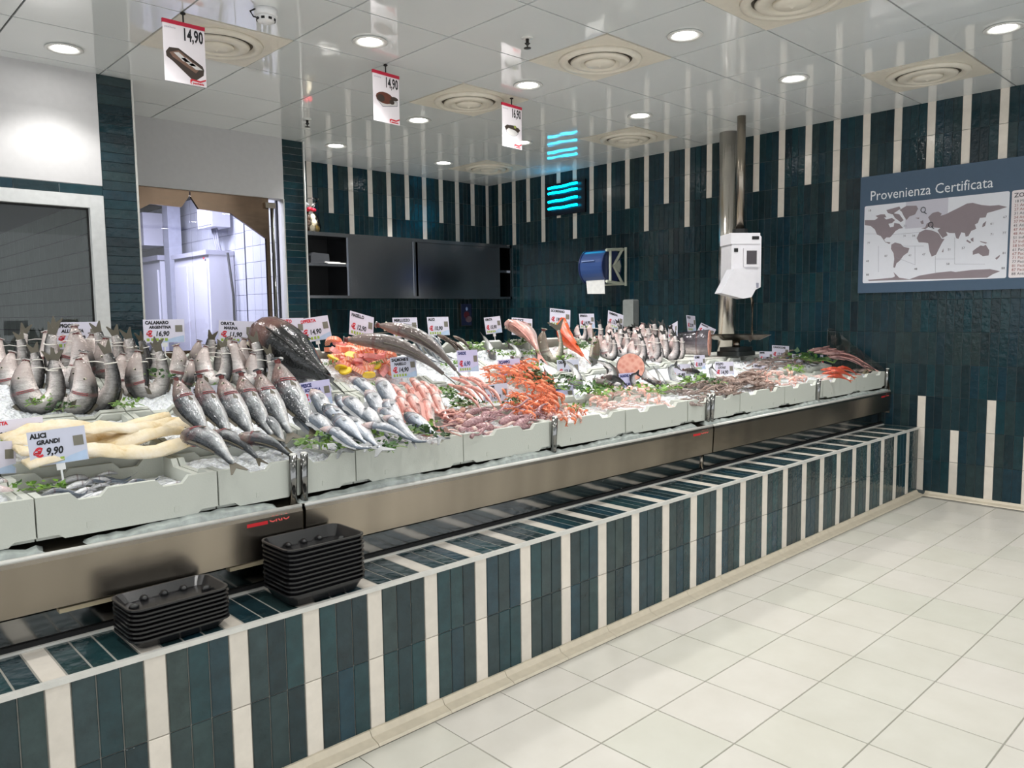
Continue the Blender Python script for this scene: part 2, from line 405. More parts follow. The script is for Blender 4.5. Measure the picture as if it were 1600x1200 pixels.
cbl = tag(obj('cable', MB().tube([(3.16, 7.20, 2.0), (3.19, 7.18, 1.6), (3.19, 7.18, 1.0)], .012, 6), BLACK, smooth=True), 'black cable running down the tiled wall beside the nearer white cabinet', 'cable')
eb2 = thing('control_box', 'white control box with a looped hose high on the left of the swing door', 'control box', (3.0, 9.0, 2.16))
obj('box', MB().box(-.1, -.35, 0, .1, .15, .34), WP, eb2)
obj('hose', MB().tube([(0, .1, 0), (-.05, .3, -.1), (0, .25, -.25), (.05, 0, -.3)], .014, 6), flat('hose_grey', (120, 120, 130), .5), eb2, smooth=True)
# ---------------------------------------------------------------- tiled plinth
ZL = .507
pl = thing('tiled_plinth', 'long low plinth of teal and white glazed tiles along the counter front', 'plinth', (0, 0, 0))
X0 = -1.3
obj('core', MB().box(X0, YP + .008, 0, XR, 2.395, ZL - .004), GROUT, pl)
n = 0
for c in range(-27, 102):
    x = .424 + PX * (c + .5)
    if x > XR - .01 or x < X0: continue
    white = c % 4 == 0
    vis = x > .15
    mt = T_WHITE if white else T_DARK
    for r in range(2):
        if x > .2: link('white_tile' if white else 'tile', tile_mesh(PX - .0032, .2350, mt), pl, (x, YP + .008, .03 + .2375 * (r + .5)))
    if x > .2: link('white_tile' if white else 'tile', tile_mesh(PX - .003, .243, mt), pl, (x, 2.262, ZL - .008), (-math.pi / 2, 0, 0))
obj('edge_trim', MB().box(X0, YP - .002, ZL - .012, XR, YP + .014, ZL + .002), STEEL_TRIM, pl)
obj('back_trim', MB().box(X0, 2.385, ZL - .004, XR, 2.395, ZL + .003), STEEL_TRIM, pl)
SK = flat('skirting_beige', (196, 186, 166), .5)
for i in range(-5, 21):
    x0 = .0463 + fw * i + .08
    if x0 + fw > XR: break
    b = MB(); b.prism([(0, 0), (-.062, 0), (-.055, .008), (-.02, .016), (-.008, .034), (0, .034)], (x0, YP + .002, 0), (0, 1, 0), (0, 0, 1), (fw - .002, 0, 0))
    obj('skirting_tile', b, SK, pl)
bb = MB()
trm = struct(obj('baseboard_right', MB().prism([(0, 0), (-.062, 0), (-.055, .008), (-.02, .016), (-.008, .032), (0, .032)], (XR, -1, 0), (1, 0, 0), (0, 0, 1), (0, 3.07, 0)), SK))

# ---------------------------------------------------------------- refrigerated counter
ct = thing('refrigerated_counter', 'long stainless steel refrigerated fish counter behind the tiled plinth', 'counter', (0, 0, 0))
obj('base', MB().box(X0, 2.45, .02, XR - .005, 3.9, .60), VOID, ct)
obj('deck', MB().prism([(2.345, .772), (2.352, .765), (2.46, .60), (3.9, .60), (3.9, 1.0), (3.78, 1.0), (3.74, .98), (3.3, .84), (2.8, .79), (2.375, .775)], (X0, 0, 0), (0, 1, 0), (0, 0, 1), (XR - .005 - X0, 0, 0)), STEEL, ct)
JO = [X0, 1.25, 3.74, XR - .005]
RED = flat('sign_red', (196, 24, 34), .4)
for i in range(3):
    a, b_ = JO[i] + .006, JO[i + 1] - .006
    pm = MB(); pm.prism([(2.36, .612), (2.345, .618), (2.338, .752), (2.343, .764), (2.36, .768)], (a, 0, 0), (0, 1, 0), (0, 0, 1), (b_ - a, 0, 0))
    pn = obj('front_panel', pm, STEEL, ct)
    lm = MB(); lm.tube([(a, 2.348, .768), (b_, 2.348, .768)], .0075, 8); obj('panel_lip', lm, STEEL_TRIM, pn, smooth=True)
    obj('kick_strip', MB().prism([(2.4055, .522), (2.412, .522), (2.412, .594), (2.4045, .594)], (a, 0, 0), (0, 1, 0), (0, 0, 1), (b_ - a, 0, 0)), STEEL_MIRROR, ct)
obj('dark_gap_strip', MB().box(X0, 2.396, .5, XR - .005, 2.404, .523), VOID, ct)  # dark strip painted in for the black gap under the kick strip
obj('end_cap', MB().prism([(2.345, .60), (2.345, .772), (2.375, .9), (2.39, .9), (2.9, .9), (2.9, .60)], (XR - .012, 0, 0), (0, 1, 0), (0, 0, 1), (.008, 0, 0)), STEEL, ct)
for x in (1.228, 1.268, 2.49, 3.722, 3.762, 5.05, 6.2):
    p = MB(); p.tube([(x, 2.372, .765), (x, 2.36, .94)], .0135, 10)
    po = obj('rail_post', p, STEEL_MIRROR, ct, smooth=True)
    obj('post_cap', MB().ball((x, 2.36, .94), (.0137, .0137, .006), 10, 4), STEEL_TRIM, po, smooth=True)
obj('joint_hose', MB().tube([(3.725, 2.41, .61), (3.722, 2.405, .52)], .012, 8), STEEL, ct, smooth=True)
irm = MB(); rn_ = random.Random(5); nx = 300
for i in range(nx + 1):
    x = X0 + (XR - .02 - X0) * i / nx; hh = .012 + .007 * rn_.random() + .005 * math.sin(i * .23)
    if .50 < x < .60 or 1.17 < x < 1.25 or 3.6 < x < 3.7: hh = -.004
    irm.v += [(x, 2.352, .768), (x, 2.358, .768 + hh), (x, 2.376 + .01 * rn_.random(), .772 + hh * 1.25), (x, 2.42, .774)]
irm.f = [(4 * i + j, 4 * i + 4 + j, 4 * i + 5 + j, 4 * i + 1 + j) for i in range(nx) for j in range(3)]; irm.m = [0] * len(irm.f)
IRM = flat('wet_ice', (158, 165, 161), .2, var=.2, scale=40)
obj('ice_rim', irm, IRM, ct, kind='stuff')
gp = tag(obj('end_guard', MB().prism([(2.385, .93), (2.40, .955), (2.8, 1.25), (2.84, 1.25), (2.84, .93)], (XR - .035, 0, 0), (0, 1, 0), (0, 0, 1), (.006, 0, 0)), pane('guard_plastic', (.9, .93, .92))), 'clear plastic guard at the far end of the counter against the tiled wall', 'guard')

# ---------------------------------------------------------------- lettering
_tc = {}
def text_geo(s, size, align='LEFT', sx=1.0, bold=0.0):
    k = (s, size, align, sx, bold)
    if k not in _tc:
        c = bpy.data.curves.new('t', 'FONT'); c.body = s; c.size = size; c.align_x = align; c.resolution_u = 2; c.offset = bold
        o = bpy.data.objects.new('t', c); COL.objects.link(o)
        me = bpy.data.meshes.new_from_object(o)
        _tc[k] = ([(v.co.x * sx, v.co.y) for v in me.vertices], [tuple(p.vertices) for p in me.polygons])
        bpy.data.objects.remove(o); bpy.data.curves.remove(c); bpy.data.meshes.remove(me)
    return _tc[k]
def put_text(b, s, x, z, size, y=0., mi=0, align='LEFT', sx=1.0, slant=0., bold=0.0):
    vs, fs = text_geo(s, size, align, sx, bold)
    b.add([(x + vx + slant * vz, y, z + vz) for vx, vz in vs], fs, mi)      # faces -Y
INK = flat('ink_black', (18, 18, 24), .6); INKB = flat('ink_blue', (40, 50, 110), .6); INKR = flat('ink_red', (200, 36, 52), .6)
INKG = flat('ink_green', (150, 176, 70), .6); GREYP = flat('print_grey', (150, 150, 166), .6); SKYP = flat('print_sky', (176, 196, 222), .6)
CARD = flat('card_white', (214, 211, 226), .4, var=.02); CARDL = flat('card_lilac', (200, 196, 228), .4, var=.02); CARDG = flat('card_grey', (196, 198, 214), .4, var=.02)
# red lettering plates near the panel joints
for x in (1.20, 3.69, 6.19):
    b = MB(); b.box(-.15, -.001, -.004, -.08, 0, .018, 0); put_text(b, 'CRIO', -.076, .0, .028, -.001, 1, sx=1.1, bold=.0008)
    obj('red_lettering', b, [RED, flat('red_pale', (230, 90, 84), .4)], ct, (x, 2.3395, .735))

# ---------------------------------------------------------------- black trays
TRAY = N('black_foam'); TRAY.set(Base_Color=(.013, .013, .014, 1), Roughness=.24); TRAY.bump(TRAY.noise(TRAY.coords(), 160, 2), .12, .001); TRAY = TRAY.m
def rrect(w, d, r, n=5):
    o = []
    for cx, cy, a0 in ((w / 2 - r, d / 2 - r, 0), (-w / 2 + r, d / 2 - r, 90), (-w / 2 + r, -d / 2 + r, 180), (w / 2 - r, -d / 2 + r, 270)):
        for i in range(n + 1):
            a = math.radians(a0 + 90 * i / n); o.append((cx + r * math.cos(a), cy + r * math.sin(a)))
    return o
def tray_mesh(w, d, h):
    b = MB(); n = 24; rings = []
    for ww, dd, rr, z in ((w - .05, d - .05, .022, 0), (w - .012, d - .012, .03, h - .006), (w, d, .034, h - .005), (w, d, .034, h), (w - .012, d - .012, .03, h), (w - .05, d - .05, .022, .007)):
        rings.append([(x, y, z) for x, y in rrect(ww, dd, rr)])
    vs = [v for r in rings for v in r]; fs = [tuple(range(n - 1, -1, -1))]
    for i in range(5): fs += [(i * n + j, i * n + (j + 1) % n, (i + 1) * n + (j + 1) % n, (i + 1) * n + j) for j in range(n)]
    fs.append(tuple(range(5 * n, 6 * n))); b.add(vs, fs)
    return b.mesh('tray', TRAY, False)
def ribs_mesh(w, d):
    b = MB()
    for i in (-1, 0, 1):
        for s in (-1, 1): b.ball((i * w * .2, s * (d / 2 - .036), .011), (.011, .016, .011), 8, 6)
    for s in (-1, 1): b.ball((s * (w / 2 - .038), 0, .011), (.015, .011, .011), 8, 6)
    b.box(-w / 2 + .05, -d / 2 + .033, .007, w / 2 - .05, -d / 2 + .036, .0085); b.box(-w / 2 + .05, d / 2 - .036, .007, w / 2 - .05, d / 2 - .033, .0085)
    return b.mesh('ribs', TRAY, True)
NTH = ['lowest', 'second from the bottom', 'third from the bottom', 'fourth from the bottom', 'fifth from the bottom', 'sixth from the bottom', 'seventh from the bottom', 'eighth from the bottom', 'ninth from the bottom', 'tenth from the bottom', 'topmost']
def tray_stack(x, y, w, d, h, cnt, step, rz, phrase, grp):
    me, rb = tray_mesh(w, d, h), ribs_mesh(w, d)
    for i in range(cnt):
        nm = 'topmost' if i == cnt - 1 else NTH[i]
        j = random.uniform
        t = thing('foam_tray', 'black foam tray, %s in %s' % (nm, phrase), 'tray', (x + j(-.002, .002), y + j(-.0015, .0015), ZL + .001 + step * i), (0, 0, rz + j(-.012, .012)), grp)
        link('tray', me, t); link('ribs', rb, t)
tray_stack(.775, 2.238, .278, .176, .030, 8, .0122, .03, 'the low stack nearest the camera', 'low stack of long black trays')
tray_stack(1.222, 2.232, .282, .196, .042, 11, .0142, .02, 'the tall stack by the panel joint', 'tall stack of black trays')
for i, (x0, x1, z) in enumerate(((.52, .80, .605), (.83, .90, .607), (1.0, 1.12, .607))):
    tag(obj('cardboard_wedge', MB().prism([(0, 0), (x1 - x0, .0), (x1 - x0, .014), (0, .012)], (x0, 2.366, z - .012), (1, 0, 0), (0, 0, 1), (0, .03, 0)), flat('old_card%d' % i, (186, 172, 142), .8)),
        ['long beige strip wedged under the steel panel above the low tray stack', 'short beige strip wedged under the steel panel behind the low tray stack', 'beige strip wedged under the steel panel left of the tall tray stack'][i], 'strip')

# ---------------------------------------------------------------- ceiling fittings
RINGW = flat('downlight_rim', (214, 214, 210), .3); LED = emit('led_disc', (1, .98, .95), 22); CREAM = flat('diffuser_cream', (216, 210, 196), .42, var=.03)
rim = MB().lathe([(.062, 0), (.092, -.002), (.097, -.007), (.092, -.010), (.066, -.007), (.062, 0)], (0, 0, 0), 28).mesh('rim', RINGW, True)
led = MB().lathe([(0, -.003), (.063, -.003)], (0, 0, 0), 28); led.f = [tuple(reversed(f)) for f in led.f]; led = led.mesh('led_disc', LED)
WHERE = ['above the left white wall', 'left of the second hanging sign', 'above the front of the counter near the frame top', 'in the top right corner above the map', 'right of the second hanging sign, beside a diffuser',
         'above the scale pole, third from the right', 'between the second and third hanging signs', 'above the neon waves, nearer one', 'farthest left, near the alcove', 'deepest in the alcove near the back corner', 'half hidden behind the third hanging sign']
for (x, y), wh in zip(LAMPS, WHERE):
    t = thing('downlight', 'round recessed ceiling downlight, lit, ' + wh, 'downlight', (x, y, H), group='recessed downlights')
    link('rim', rim, t); link('led_disc', led, t)
for x, y in LAMPS_OUT:
    t = thing('downlight', 'round recessed ceiling downlight out of the picture towards the camera', 'downlight', (x, y, H), group='downlights out of view')
    link('rim', rim, t); link('led_disc', led, t)
dp = MB(); dp.box(-.297, -.297, -.004, .297, .297, .01)
dpm = dp.mesh('plate', CREAM)
dr = MB().lathe([(.245, -.004), (.24, -.02), (.215, -.026), (.20, -.022), (.19, -.004)], (0, 0, 0), 36).mesh('outer_ring', CREAM, True)
dk = MB().lathe([(0, -.0045), (.19, -.0045)], (0, 0, 0), 36); dk.f = [tuple(reversed(f)) for f in dk.f]; dk = dk.mesh('throat', flat('diffuser_throat', (120, 112, 100), .7))
dc = MB().lathe([(.175, -.016), (.165, -.026), (.12, -.034), (.115, -.03), (.10, -.018)], (0, 0, 0), 36).mesh('cone', CREAM, True)
dc2 = MB().lathe([(.092, -.02), (.085, -.032), (.05, -.04), (.014, -.042), (0, -.05)], (0, 0, 0), 30).mesh('centre_disc', CREAM, True)
for (x, y), wh in zip([(1.874, 4.293), (3.674, 3.093), (3.674, 1.893), (5.474, 1.893), (3.674, 4.293), (5.474, 4.293), (5.474, 6.093)],
                      ['behind the first hanging sign', 'alone in the middle of the ceiling', 'cut by the top edge of the frame', 'above the map board', 'left of the third hanging sign', 'above the neon waves', 'deepest, near the back corner']):
    t = thing('air_diffuser', 'cream round air diffuser in a square panel, ' + wh, 'air diffuser', (x, y, H), group='ceiling air diffusers')
    link('plate', dpm, t); link('outer_ring', dr, t); link('throat', dk, t); link('cone', dc, t); link('centre_disc', dc2, t)
sd = thing('smoke_detector', 'white smoke detector on the ceiling right of the first hanging sign', 'smoke detector', (1.864, 3.689, H))
WPL = flat('white_plastic', (226, 226, 226), .35, var=.02)
obj('base', MB().lathe([(.055, 0), (.055, -.03), (.05, -.034)], (0, 0, 0), 24), WPL, sd, smooth=True)
obj('sensor_cap', MB().lathe([(.046, -.034), (.046, -.04), (.04, -.058), (.02, -.062), (0, -.062)], (0, 0, 0), 24), WPL, sd, smooth=True)
for i in range(8):
    a = i * .785; obj('slot', MB().box(-.008, -.002, -.055, .008, .002, -.044), VOID, sd, (.044 * math.cos(a), .044 * math.sin(a), 0), (0, 0, a + 1.57))
obj('cable_loop', MB().tube([(-.055, 0, -.01), (-.085, -.01, -.03), (-.075, -.02, -.055), (-.05, -.03, -.06)], .004, 6), BLACK, sd, smooth=True)
for x, y, wh in ((3.091, 3.114, 'in the middle of the ceiling'), (3.074, 5.481, 'above the second tiled pilaster')):
    t = thing('sprinkler', 'small dark sprinkler head hanging ' + wh, 'sprinkler', (x, y, H))
    obj('rosette', MB().lathe([(.032, 0), (.03, -.008), (.012, -.01)], (0, 0, 0), 16), RINGW, t, smooth=True)
    obj('head', MB().lathe([(.010, -.008), (.009, -.03), (.016, -.034), (.004, -.045), (.004, -.055), (.02, -.057), (.02, -.06), (0, -.06)], (0, 0, 0), 12), flat('sprinkler_metal', (58, 56, 54), .4, .6), t, smooth=True)

# ---------------------------------------------------------------- hanging price boards
SIGNW = flat('sign_white', (232, 226, 230), .4, var=.01)
def blob(cx, cz, rx, rz, n=14, ph=0, sq=1): return [(cx + rx * math.cos(6.2832 * i / n + ph), cz + rz * math.sin(6.2832 * i / n + ph)) for i in range(n)]
def face(b, poly, y, mi): b.add([(x, y, z) for x, z in poly], [tuple(range(len(poly)))], mi)
for i, (x, y, wd, price, wh, yaw) in enumerate(((1.577, 3.985, .203, '14,90', 'picturing a tray of silver fish, nearest the camera', 0), (2.775, 4.0, .2, '14,90', 'picturing brown seafood on a white tray, middle one', .1), (3.84, 4.03, .205, '16,90', 'picturing a fish on a plate, farthest from the camera', .1))):
    t = thing('hanging_sign', 'white hanging price board ' + wh, 'sign', (x, y, 2.835), (0, 0, yaw), 'hanging price boards')
    hw = wd / 2
    obj('board', MB().box(-hw, -.002, -.287, hw, .002, 0), SIGNW, t)
    obj('red_strip', MB().box(-hw - .002, -.006, -.014, hw + .002, .006, .004), flat('strip_red%d' % i, (186, 26, 58), .35), t)
    obj('hanger', MB().tube([(0, 0, .002), (0, 0, .045)], .004, 6).ball((0, 0, .048), (.014, .014, .007), 8, 4), BLACK, t)
    b = MB(); put_text(b, price, hw - .008, -.079, .082, -.003, 0, 'RIGHT', .56, bold=.0022); obj('price', b, INK, t)
    b = MB(); put_text(b, 'pescheria', -hw + .008, -.035, .014, -.003, 0); obj('small_print', b, GREYP, t)
    b = MB()
    if i == 0:
        face(b, [(-.092, -.15), (-.075, -.127), (-.03, -.123), (.085, -.188), (.092, -.205), (.088, -.232), (.05, -.262), (.03, -.262), (-.06, -.19), (-.09, -.172)], -.0025, 0)
        face(b, [(-.075, -.15), (-.03, -.134), (.075, -.198), (.05, -.228), (-.06, -.17)], -.003, 1)
        for k in range(3): face(b, [(-.055 + .035 * k, -.148 - .02 * k), (-.03 + .035 * k, -.143 - .019 * k), (.025 + .03 * k, -.182 - .012 * k), (-.01 + .03 * k, -.182 - .014 * k)], -.0035, 2)
    elif i == 1:
        face(b, [(-.08, -.16), (.085, -.15), (.085, -.178), (-.03, -.2)], -.0025, 3); face(b, [(-.074, -.16), (.08, -.153), (.08, -.174), (-.03, -.195)], -.003, 2)
        face(b, blob(-.015, -.145, .068, .034), -.0034, 4); face(b, blob(-.045, -.15, .03, .022), -.0036, 0); face(b, blob(.04, -.16, .02, .014), -.0036, 0); face(b, blob(.06, -.138, .03, .012), -.0036, 0)
    else:
        face(b, blob(0, -.17, .07, .038), -.0025, 3); face(b, blob(0, -.176, .06, .03), -.0029, 2)
        face(b, [(-.08, -.155), (-.055, -.138), (.01, -.136), (.07, -.145), (.085, -.158), (.06, -.178), (.03, -.165), (-.04, -.158), (-.065, -.178)], -.0034, 0); face(b, blob(.03, -.142, .014, .01), -.0038, 5)
    obj('picture', b, [flat('pic_dark%d' % i, (58, 46, 38), .5), flat('pic_brown%d' % i, (120, 92, 78), .5), flat('pic_silver%d' % i, (206, 204, 202), .5), flat('pic_plate%d' % i, (150, 148, 156), .5), flat('pic_meat%d' % i, (96, 50, 34), .5), flat('pic_leaf%d' % i, (150, 160, 70), .5)], t)
    b = MB()
    b.prism([(.02, -.262), (.03, -.258), (.07, -.262), (.098, -.25), (.098, -.257), (.07, -.27), (.032, -.266), (.024, -.274), (.026, -.284), (.02, -.28)], (0, -.004, 0), (1, 0, 0), (0, 0, 1), (0, .001, 0)); put_text(b, 'pescheria', .032, -.281, .0145, -.0035, 0, bold=.0006)
    obj('logo', b, INKR, t)

# ---------------------------------------------------------------- wall cabinet in the alcove
CX0, CX1, CY, CZ0, CZ1 = 3.46, XR - .01, 6.57, 1.565, 2.178
cb = thing('wall_cabinet', 'stainless steel wall cabinet with two sliding doors and open ends in the alcove', 'cabinet', (0, 0, 0))
cm = MB(); cm.box(CX0, CY, CZ1 - .035, CX1, YB - .01, CZ1); cm.box(CX0, CY, CZ0, CX1, YB - .01, CZ0 + .025); cm.box(CX0, CY, CZ0, CX0 + .02, YB - .01, CZ1); cm.box(CX1 - .02, CY, CZ0, CX1, YB - .01, CZ1)
obj('back_panel', MB().box(CX0, YB - .02, CZ0 + .02, CX1, YB - .011, CZ1 - .03), VOID, cb)  # near-black back paints in the shade of the open compartments
obj('carcass', cm, STEEL_CAB, cb)
obj('divider', MB().box(4.06, CY + .01, CZ0 + .025, 4.085, YB - .02, CZ1 - .035), STEEL_CAB, cb); obj('divider', MB().box(5.98, CY + .06, CZ0 + .025, 6.0, YB - .02, CZ1 - .035), STEEL_CAB, cb)
obj('shelf', MB().box(CX0 + .02, CY + .015, 1.865, 4.06, YB - .02, 1.89), STEEL_CAB, cb); obj('shelf', MB().box(6.0, CY + .03, 1.865, CX1 - .02, YB - .02, 1.89), STEEL_CAB, cb)
d_ = obj('sliding_door', MB().box(4.07, CY - .006, CZ0 + .025, 4.86, CY + .012, CZ1 - .036), STEEL_CAB, cb); obj('door_lip', MB().box(4.835, CY - .014, CZ0 + .025, 4.86, CY - .006, CZ1 - .036), STEEL_CAB, d_)
d_ = obj('sliding_door', MB().box(4.90, CY + .016, CZ0 + .025, 6.06, CY + .034, CZ1 - .036), STEEL_CAB, cb); obj('door_lip', MB().box(4.90, CY + .004, CZ0 + .025, 4.925, CY + .016, CZ1 - .036), STEEL_CAB, d_)
tag(obj('dark_bin', MB().prism([(0, 0), (.2, 0), (.19, .09), (.03, .1), (0, .07)], (3.70, 6.62, 1.891), (1, 0, 0), (0, 0, 1), (0, .2, 0)), flat('bin_grey', (52, 54, 58), .5)), 'dark grey bin on the open cabinet shelf', 'bin')
tag(obj('paper_sheaf', MB().box(3.86, 6.585, 1.891, 4.05, 6.75, 1.90).box(3.84, 6.60, 1.9, 4.0, 6.76, 1.908), flat('paper_white', (224, 222, 218), .7)), 'white papers lying on the open cabinet shelf', 'papers')
# sweet bag on the cabinet
gb = thing('gift_bag', 'clear cellophane bag of gold and white eggs with a red bow on the cabinet', 'gift bag', (3.735, 6.65, CZ1))
EG = [flat('egg_white', (226, 216, 190), .25), flat('egg_gold', (186, 158, 90), .3, .4), flat('egg_dark', (70, 48, 34), .35)]
k = 0
for rz_, rr, cnt in ((.032, .05, 5), (.085, .042, 4), (.135, .025, 3)):
    for i in range(cnt):
        a = i * 6.28 / cnt + rz_ * 20
        obj('egg', MB().ball((rr * math.cos(a), rr * math.sin(a), rz_), (.026, .026, .034), 10, 7), EG[(i + k) % 3 if (i + k) % 3 else 0], gb, smooth=True)
    k += 1
obj('cellophane', MB().lathe([(.085, .002), (.09, .05), (.075, .12), (.04, .18), (.016, .205), (.03, .23), (.055, .27), (.075, .31)], (0, 0, 0), 14), pane('cellophane_film', (.97, .97, .97)), gb, smooth=True)
bw_ = MB()
for a in range(5): bw_.ball((.028 * math.cos(a * 1.257), .028 * math.sin(a * 1.257), .205 + .008 * (a % 2)), (.026, .026, .016), 8, 5)
obj('bow', bw_, flat('bow_red', (196, 28, 52), .35), gb, smooth=True)
st = thing('wall_socket', 'dark control plate with a blue upper light and round knob under the alcove cabinet', 'switch', (5.83, YB - .012, 1.27))
obj('plate', MB().box(-.075, -.03, 0, .075, 0, .245), flat('plate_dark', (34, 44, 78), .4), st); obj('frame', MB().box(-.082, -.026, -.006, -.075, 0, .25).box(-.082, -.026, -.01, .075, 0, 0), STEEL, st)
obj('light', MB().ball((.005, -.032, .19), (.016, .008, .022), 10, 6), flat('switch_light', (150, 176, 226), .3), st, smooth=True)
obj('knob', MB().tube([(.02, -.03, .07), (.02, -.06, .07)], .034, 14), flat('knob_grey', (110, 92, 104), .4), st); obj('red_ring', MB().tube([(.0, -.03, .12), (.0, -.036, .12)], .04, 14), flat('ring_red', (96, 40, 52), .5), st)

# ---------------------------------------------------------------- things on the right wall
ns = thing('neon_sign', 'glowing cyan neon of four stacked wavy lines on a dark panel', 'neon sign', (0, 0, 0))
obj('backing', MB().box(XR - .03, 5.43, 2.44, XR - .008, 6.0, 2.775), flat('backing_black', (6, 8, 16), .3), ns)
CY_ = emit('neon_cyan', (.0, .55, .95), 5.5)
for zl, zr in ((2.729, 2.742), (2.674, 2.683), (2.586, 2.600), (2.513, 2.519)):
    pts = [(XR - .055, 5.93 - .412 * i / 16, zl + (zr - zl) * i / 16 + .003 * math.sin(i / 16 * 9.4)) for i in range(17)]
    obj('neon_tube', MB().tube(pts, .0125, 8), CY_, ns, smooth=True)
    for i in (2, 14): obj('tube_clip', MB().tube([pts[i], (XR - .03, pts[i][1], pts[i][2])], .005, 6), BLACK, ns)
pd = thing('paper_dispenser', 'translucent blue paper roll dispenser on a pale bracket on the tiled wall', 'dispenser', (XR - .01, 5.09, 1.85))
BLUE = N('blue_plastic'); BLUE.set(Base_Color=lin((58, 84, 140)) + (1,), Roughness=.22, Transmission_Weight=.15, Specular_IOR_Level=.6); BLUE = BLUE.m
roll = [(.14 * math.cos(a) * 1.0, .165 * math.sin(a)) for a in [i * 6.2832 / 28 for i in range(28)]]
b = MB(); b.prism(roll, (-.19, -.15, 0), (1, 0, 0), (0, 0, 1), (0, .30, 0)); obj('cover', b, BLUE, pd)
b = MB()
for yy in (-.155, .14): b.prism([(x * 1.06, z * 1.04) for x, z in roll], (-.19, yy, 0), (1, 0, 0), (0, 0, 1), (0, .015, 0))
obj('side_rim', b, flat('blue_dark', (34, 48, 92), .3), pd)
obj('highlight_band', MB().box(-.338, -.05, .05, -.33, .11, .058), flat('blue_pale', (140, 160, 206), .3), pd)
b = MB(); b.add([(-.27, -.125, -.13), (-.27, .11, -.13), (-.275, .09, -.265), (-.275, -.135, -.27), (-.266, -.125, -.13), (-.266, .11, -.13), (-.271, .09, -.265), (-.271, -.135, -.27)], [(0, 1, 2, 3), (7, 6, 5, 4), (0, 3, 7, 4), (1, 5, 6, 2), (3, 2, 6, 7), (0, 4, 5, 1)]); obj('paper_sheet', b, flat('paper_grey', (216, 216, 214), .8), pd)
PB_ = flat('bracket_pale', (196, 200, 184), .4)
b = MB()
for P, Q in (((-.30, .15), (-.05, .17)), ((-.05, .17), (-.19, .0)), ((-.19, .0), (-.05, -.17)), ((-.05, -.17), (-.30, -.15)), ((-.24, .15), (-.24, -.15)), ((-.0, .19), (-.0, -.19))):
    b.tube([(P[0], -.175, P[1]), (Q[0], -.175, Q[1])], .014, 6)
b.tube([(-.01, -.17, .17), (-.01, .1, .17)], .012, 6); b.tube([(-.01, -.17, -.17), (-.01, .1, -.17)], .012, 6)
b.prism([(-.19, .0), (-.1, .06), (-.08, 0), (-.1, -.06)], (0, -.18, 0), (1, 0, 0), (0, 0, 1), (0, .01, 0))
obj('bracket', b, PB_, pd)
sp = thing('soap_dispenser', 'pale grey wall soap dispenser with rounded corners below the paper dispenser', 'dispenser', (XR - .01, 4.815, 1.256))
b = MB(); b.prism([(x, z + .133) for x, z in rrect(.128, .266, .02, 4)], (0, 0, 0), (0, 1, 0), (0, 0, 1), (-.09, 0, 0)); obj('body', b, flat('soap_grey', (140, 144, 142), .35), sp)
obj('spout', MB().box(-.075, -.02, -.03, -.04, .02, 0), BLACK, sp)
# scale column and hanging scale
sc = tag(obj('steel_column', MB().tube([(5.965, 3.615, .6), (5.965, 3.615, H)], .078, 20), steel('column_steel', (214, 208, 200), .2, (3, 3, 120)), smooth=True), 'thick polished steel column from counter to ceiling behind the scale', 'column')
sq = thing('hanging_scale', 'white column scale with small screen, steel pan and black foot', 'scale', (5.54, 3.25, 0))
SW = flat('scale_white', (222, 220, 224), .35, var=.02)
obj('upper_pole', MB().tube([(.0, 0, 2.0), (0, 0, H)], .033, 14), STEEL, sq, smooth=True)
obj('collar', MB().tube([(0, 0, 1.985), (0, 0, 2.03)], .058, 16), BLACK, sq)
ang = math.radians(-38)
hd = MB(); hd.prism([(-.075, .03), (-.07, .40), (.105, .40), (.125, .38), (.125, .03), (.07, .0), (-.03, .0)], (0, -.085, 1.575), (1, 0, 0), (0, 0, 1), (0, .2, 0))
hd.prism([(-.075, .0), (-.075, .075), (.118, .075), (.118, 0)], (-.004, -.092, 1.905), (1, 0, 0), (0, 0, 1), (0, .21, 0))
HDROT = (0, 0, ang)
ho = obj('head', hd, SW, sq, (-.03, 0, -.188), HDROT); ho.scale = (1.2, 1.1, 1.1)
obj('screen_bezel', MB().box(.005, -.098, 1.745, .105, -.084, 1.875), SW, ho); obj('screen', MB().box(.024, -.101, 1.765, .09, -.098, 1.858), flat('screen_dark', (58, 52, 56), .2), ho)
obj('label_window', MB().box(.06, -.096, 1.935, .105, -.092, 1.957), BLACK, ho); obj('lock', MB().box(-.055, -.09, 1.85, -.03, -.085, 1.875), BLACK, ho)
b = MB(); b.prism([(-.155, .0), (-.075, .165), (-.01, .17), (.04, .14), (.07, .09), (.075, .03), (.045, -.03), (-.01, -.04)], (0, -.14, 1.565), (1, 0, 0), (0, 0, 1), (0, .13, 0)); obj('printer_cover', b, SW, ho)
obj('vent', MB().box(.068, -.09, 1.6, .11, -.084, 1.635), GREYP, ho)
pan = MB()
r0, r1 = rrect(.30, .24, .02, 3), rrect(.44, .36, .03, 3); n_ = len(r0)
pan.add([(x, y, 1.172) for x, y in r0] + [(x, y, 1.212) for x, y in r1] + [(x * .985, y * .985, 1.213) for x, y in r1] + [(x * .98, y * .98, 1.178) for x, y in r0],
        [tuple(range(n_ - 1, -1, -1))] + [(i * n_ + j, i * n_ + (j + 1) % n_, (i + 1) * n_ + (j + 1) % n_, (i + 1) * n_ + j) for i in range(3) for j in range(n_)] + [tuple(range(3 * n_, 4 * n_))])
obj('pan', pan, STEEL, sq, (-.035, 0, 0), (0, 0, ang))
obj('pan_support', MB().tube([(-.035, 0, 1.1), (-.035, 0, 1.172)], .03, 12), STEEL, sq, smooth=True)
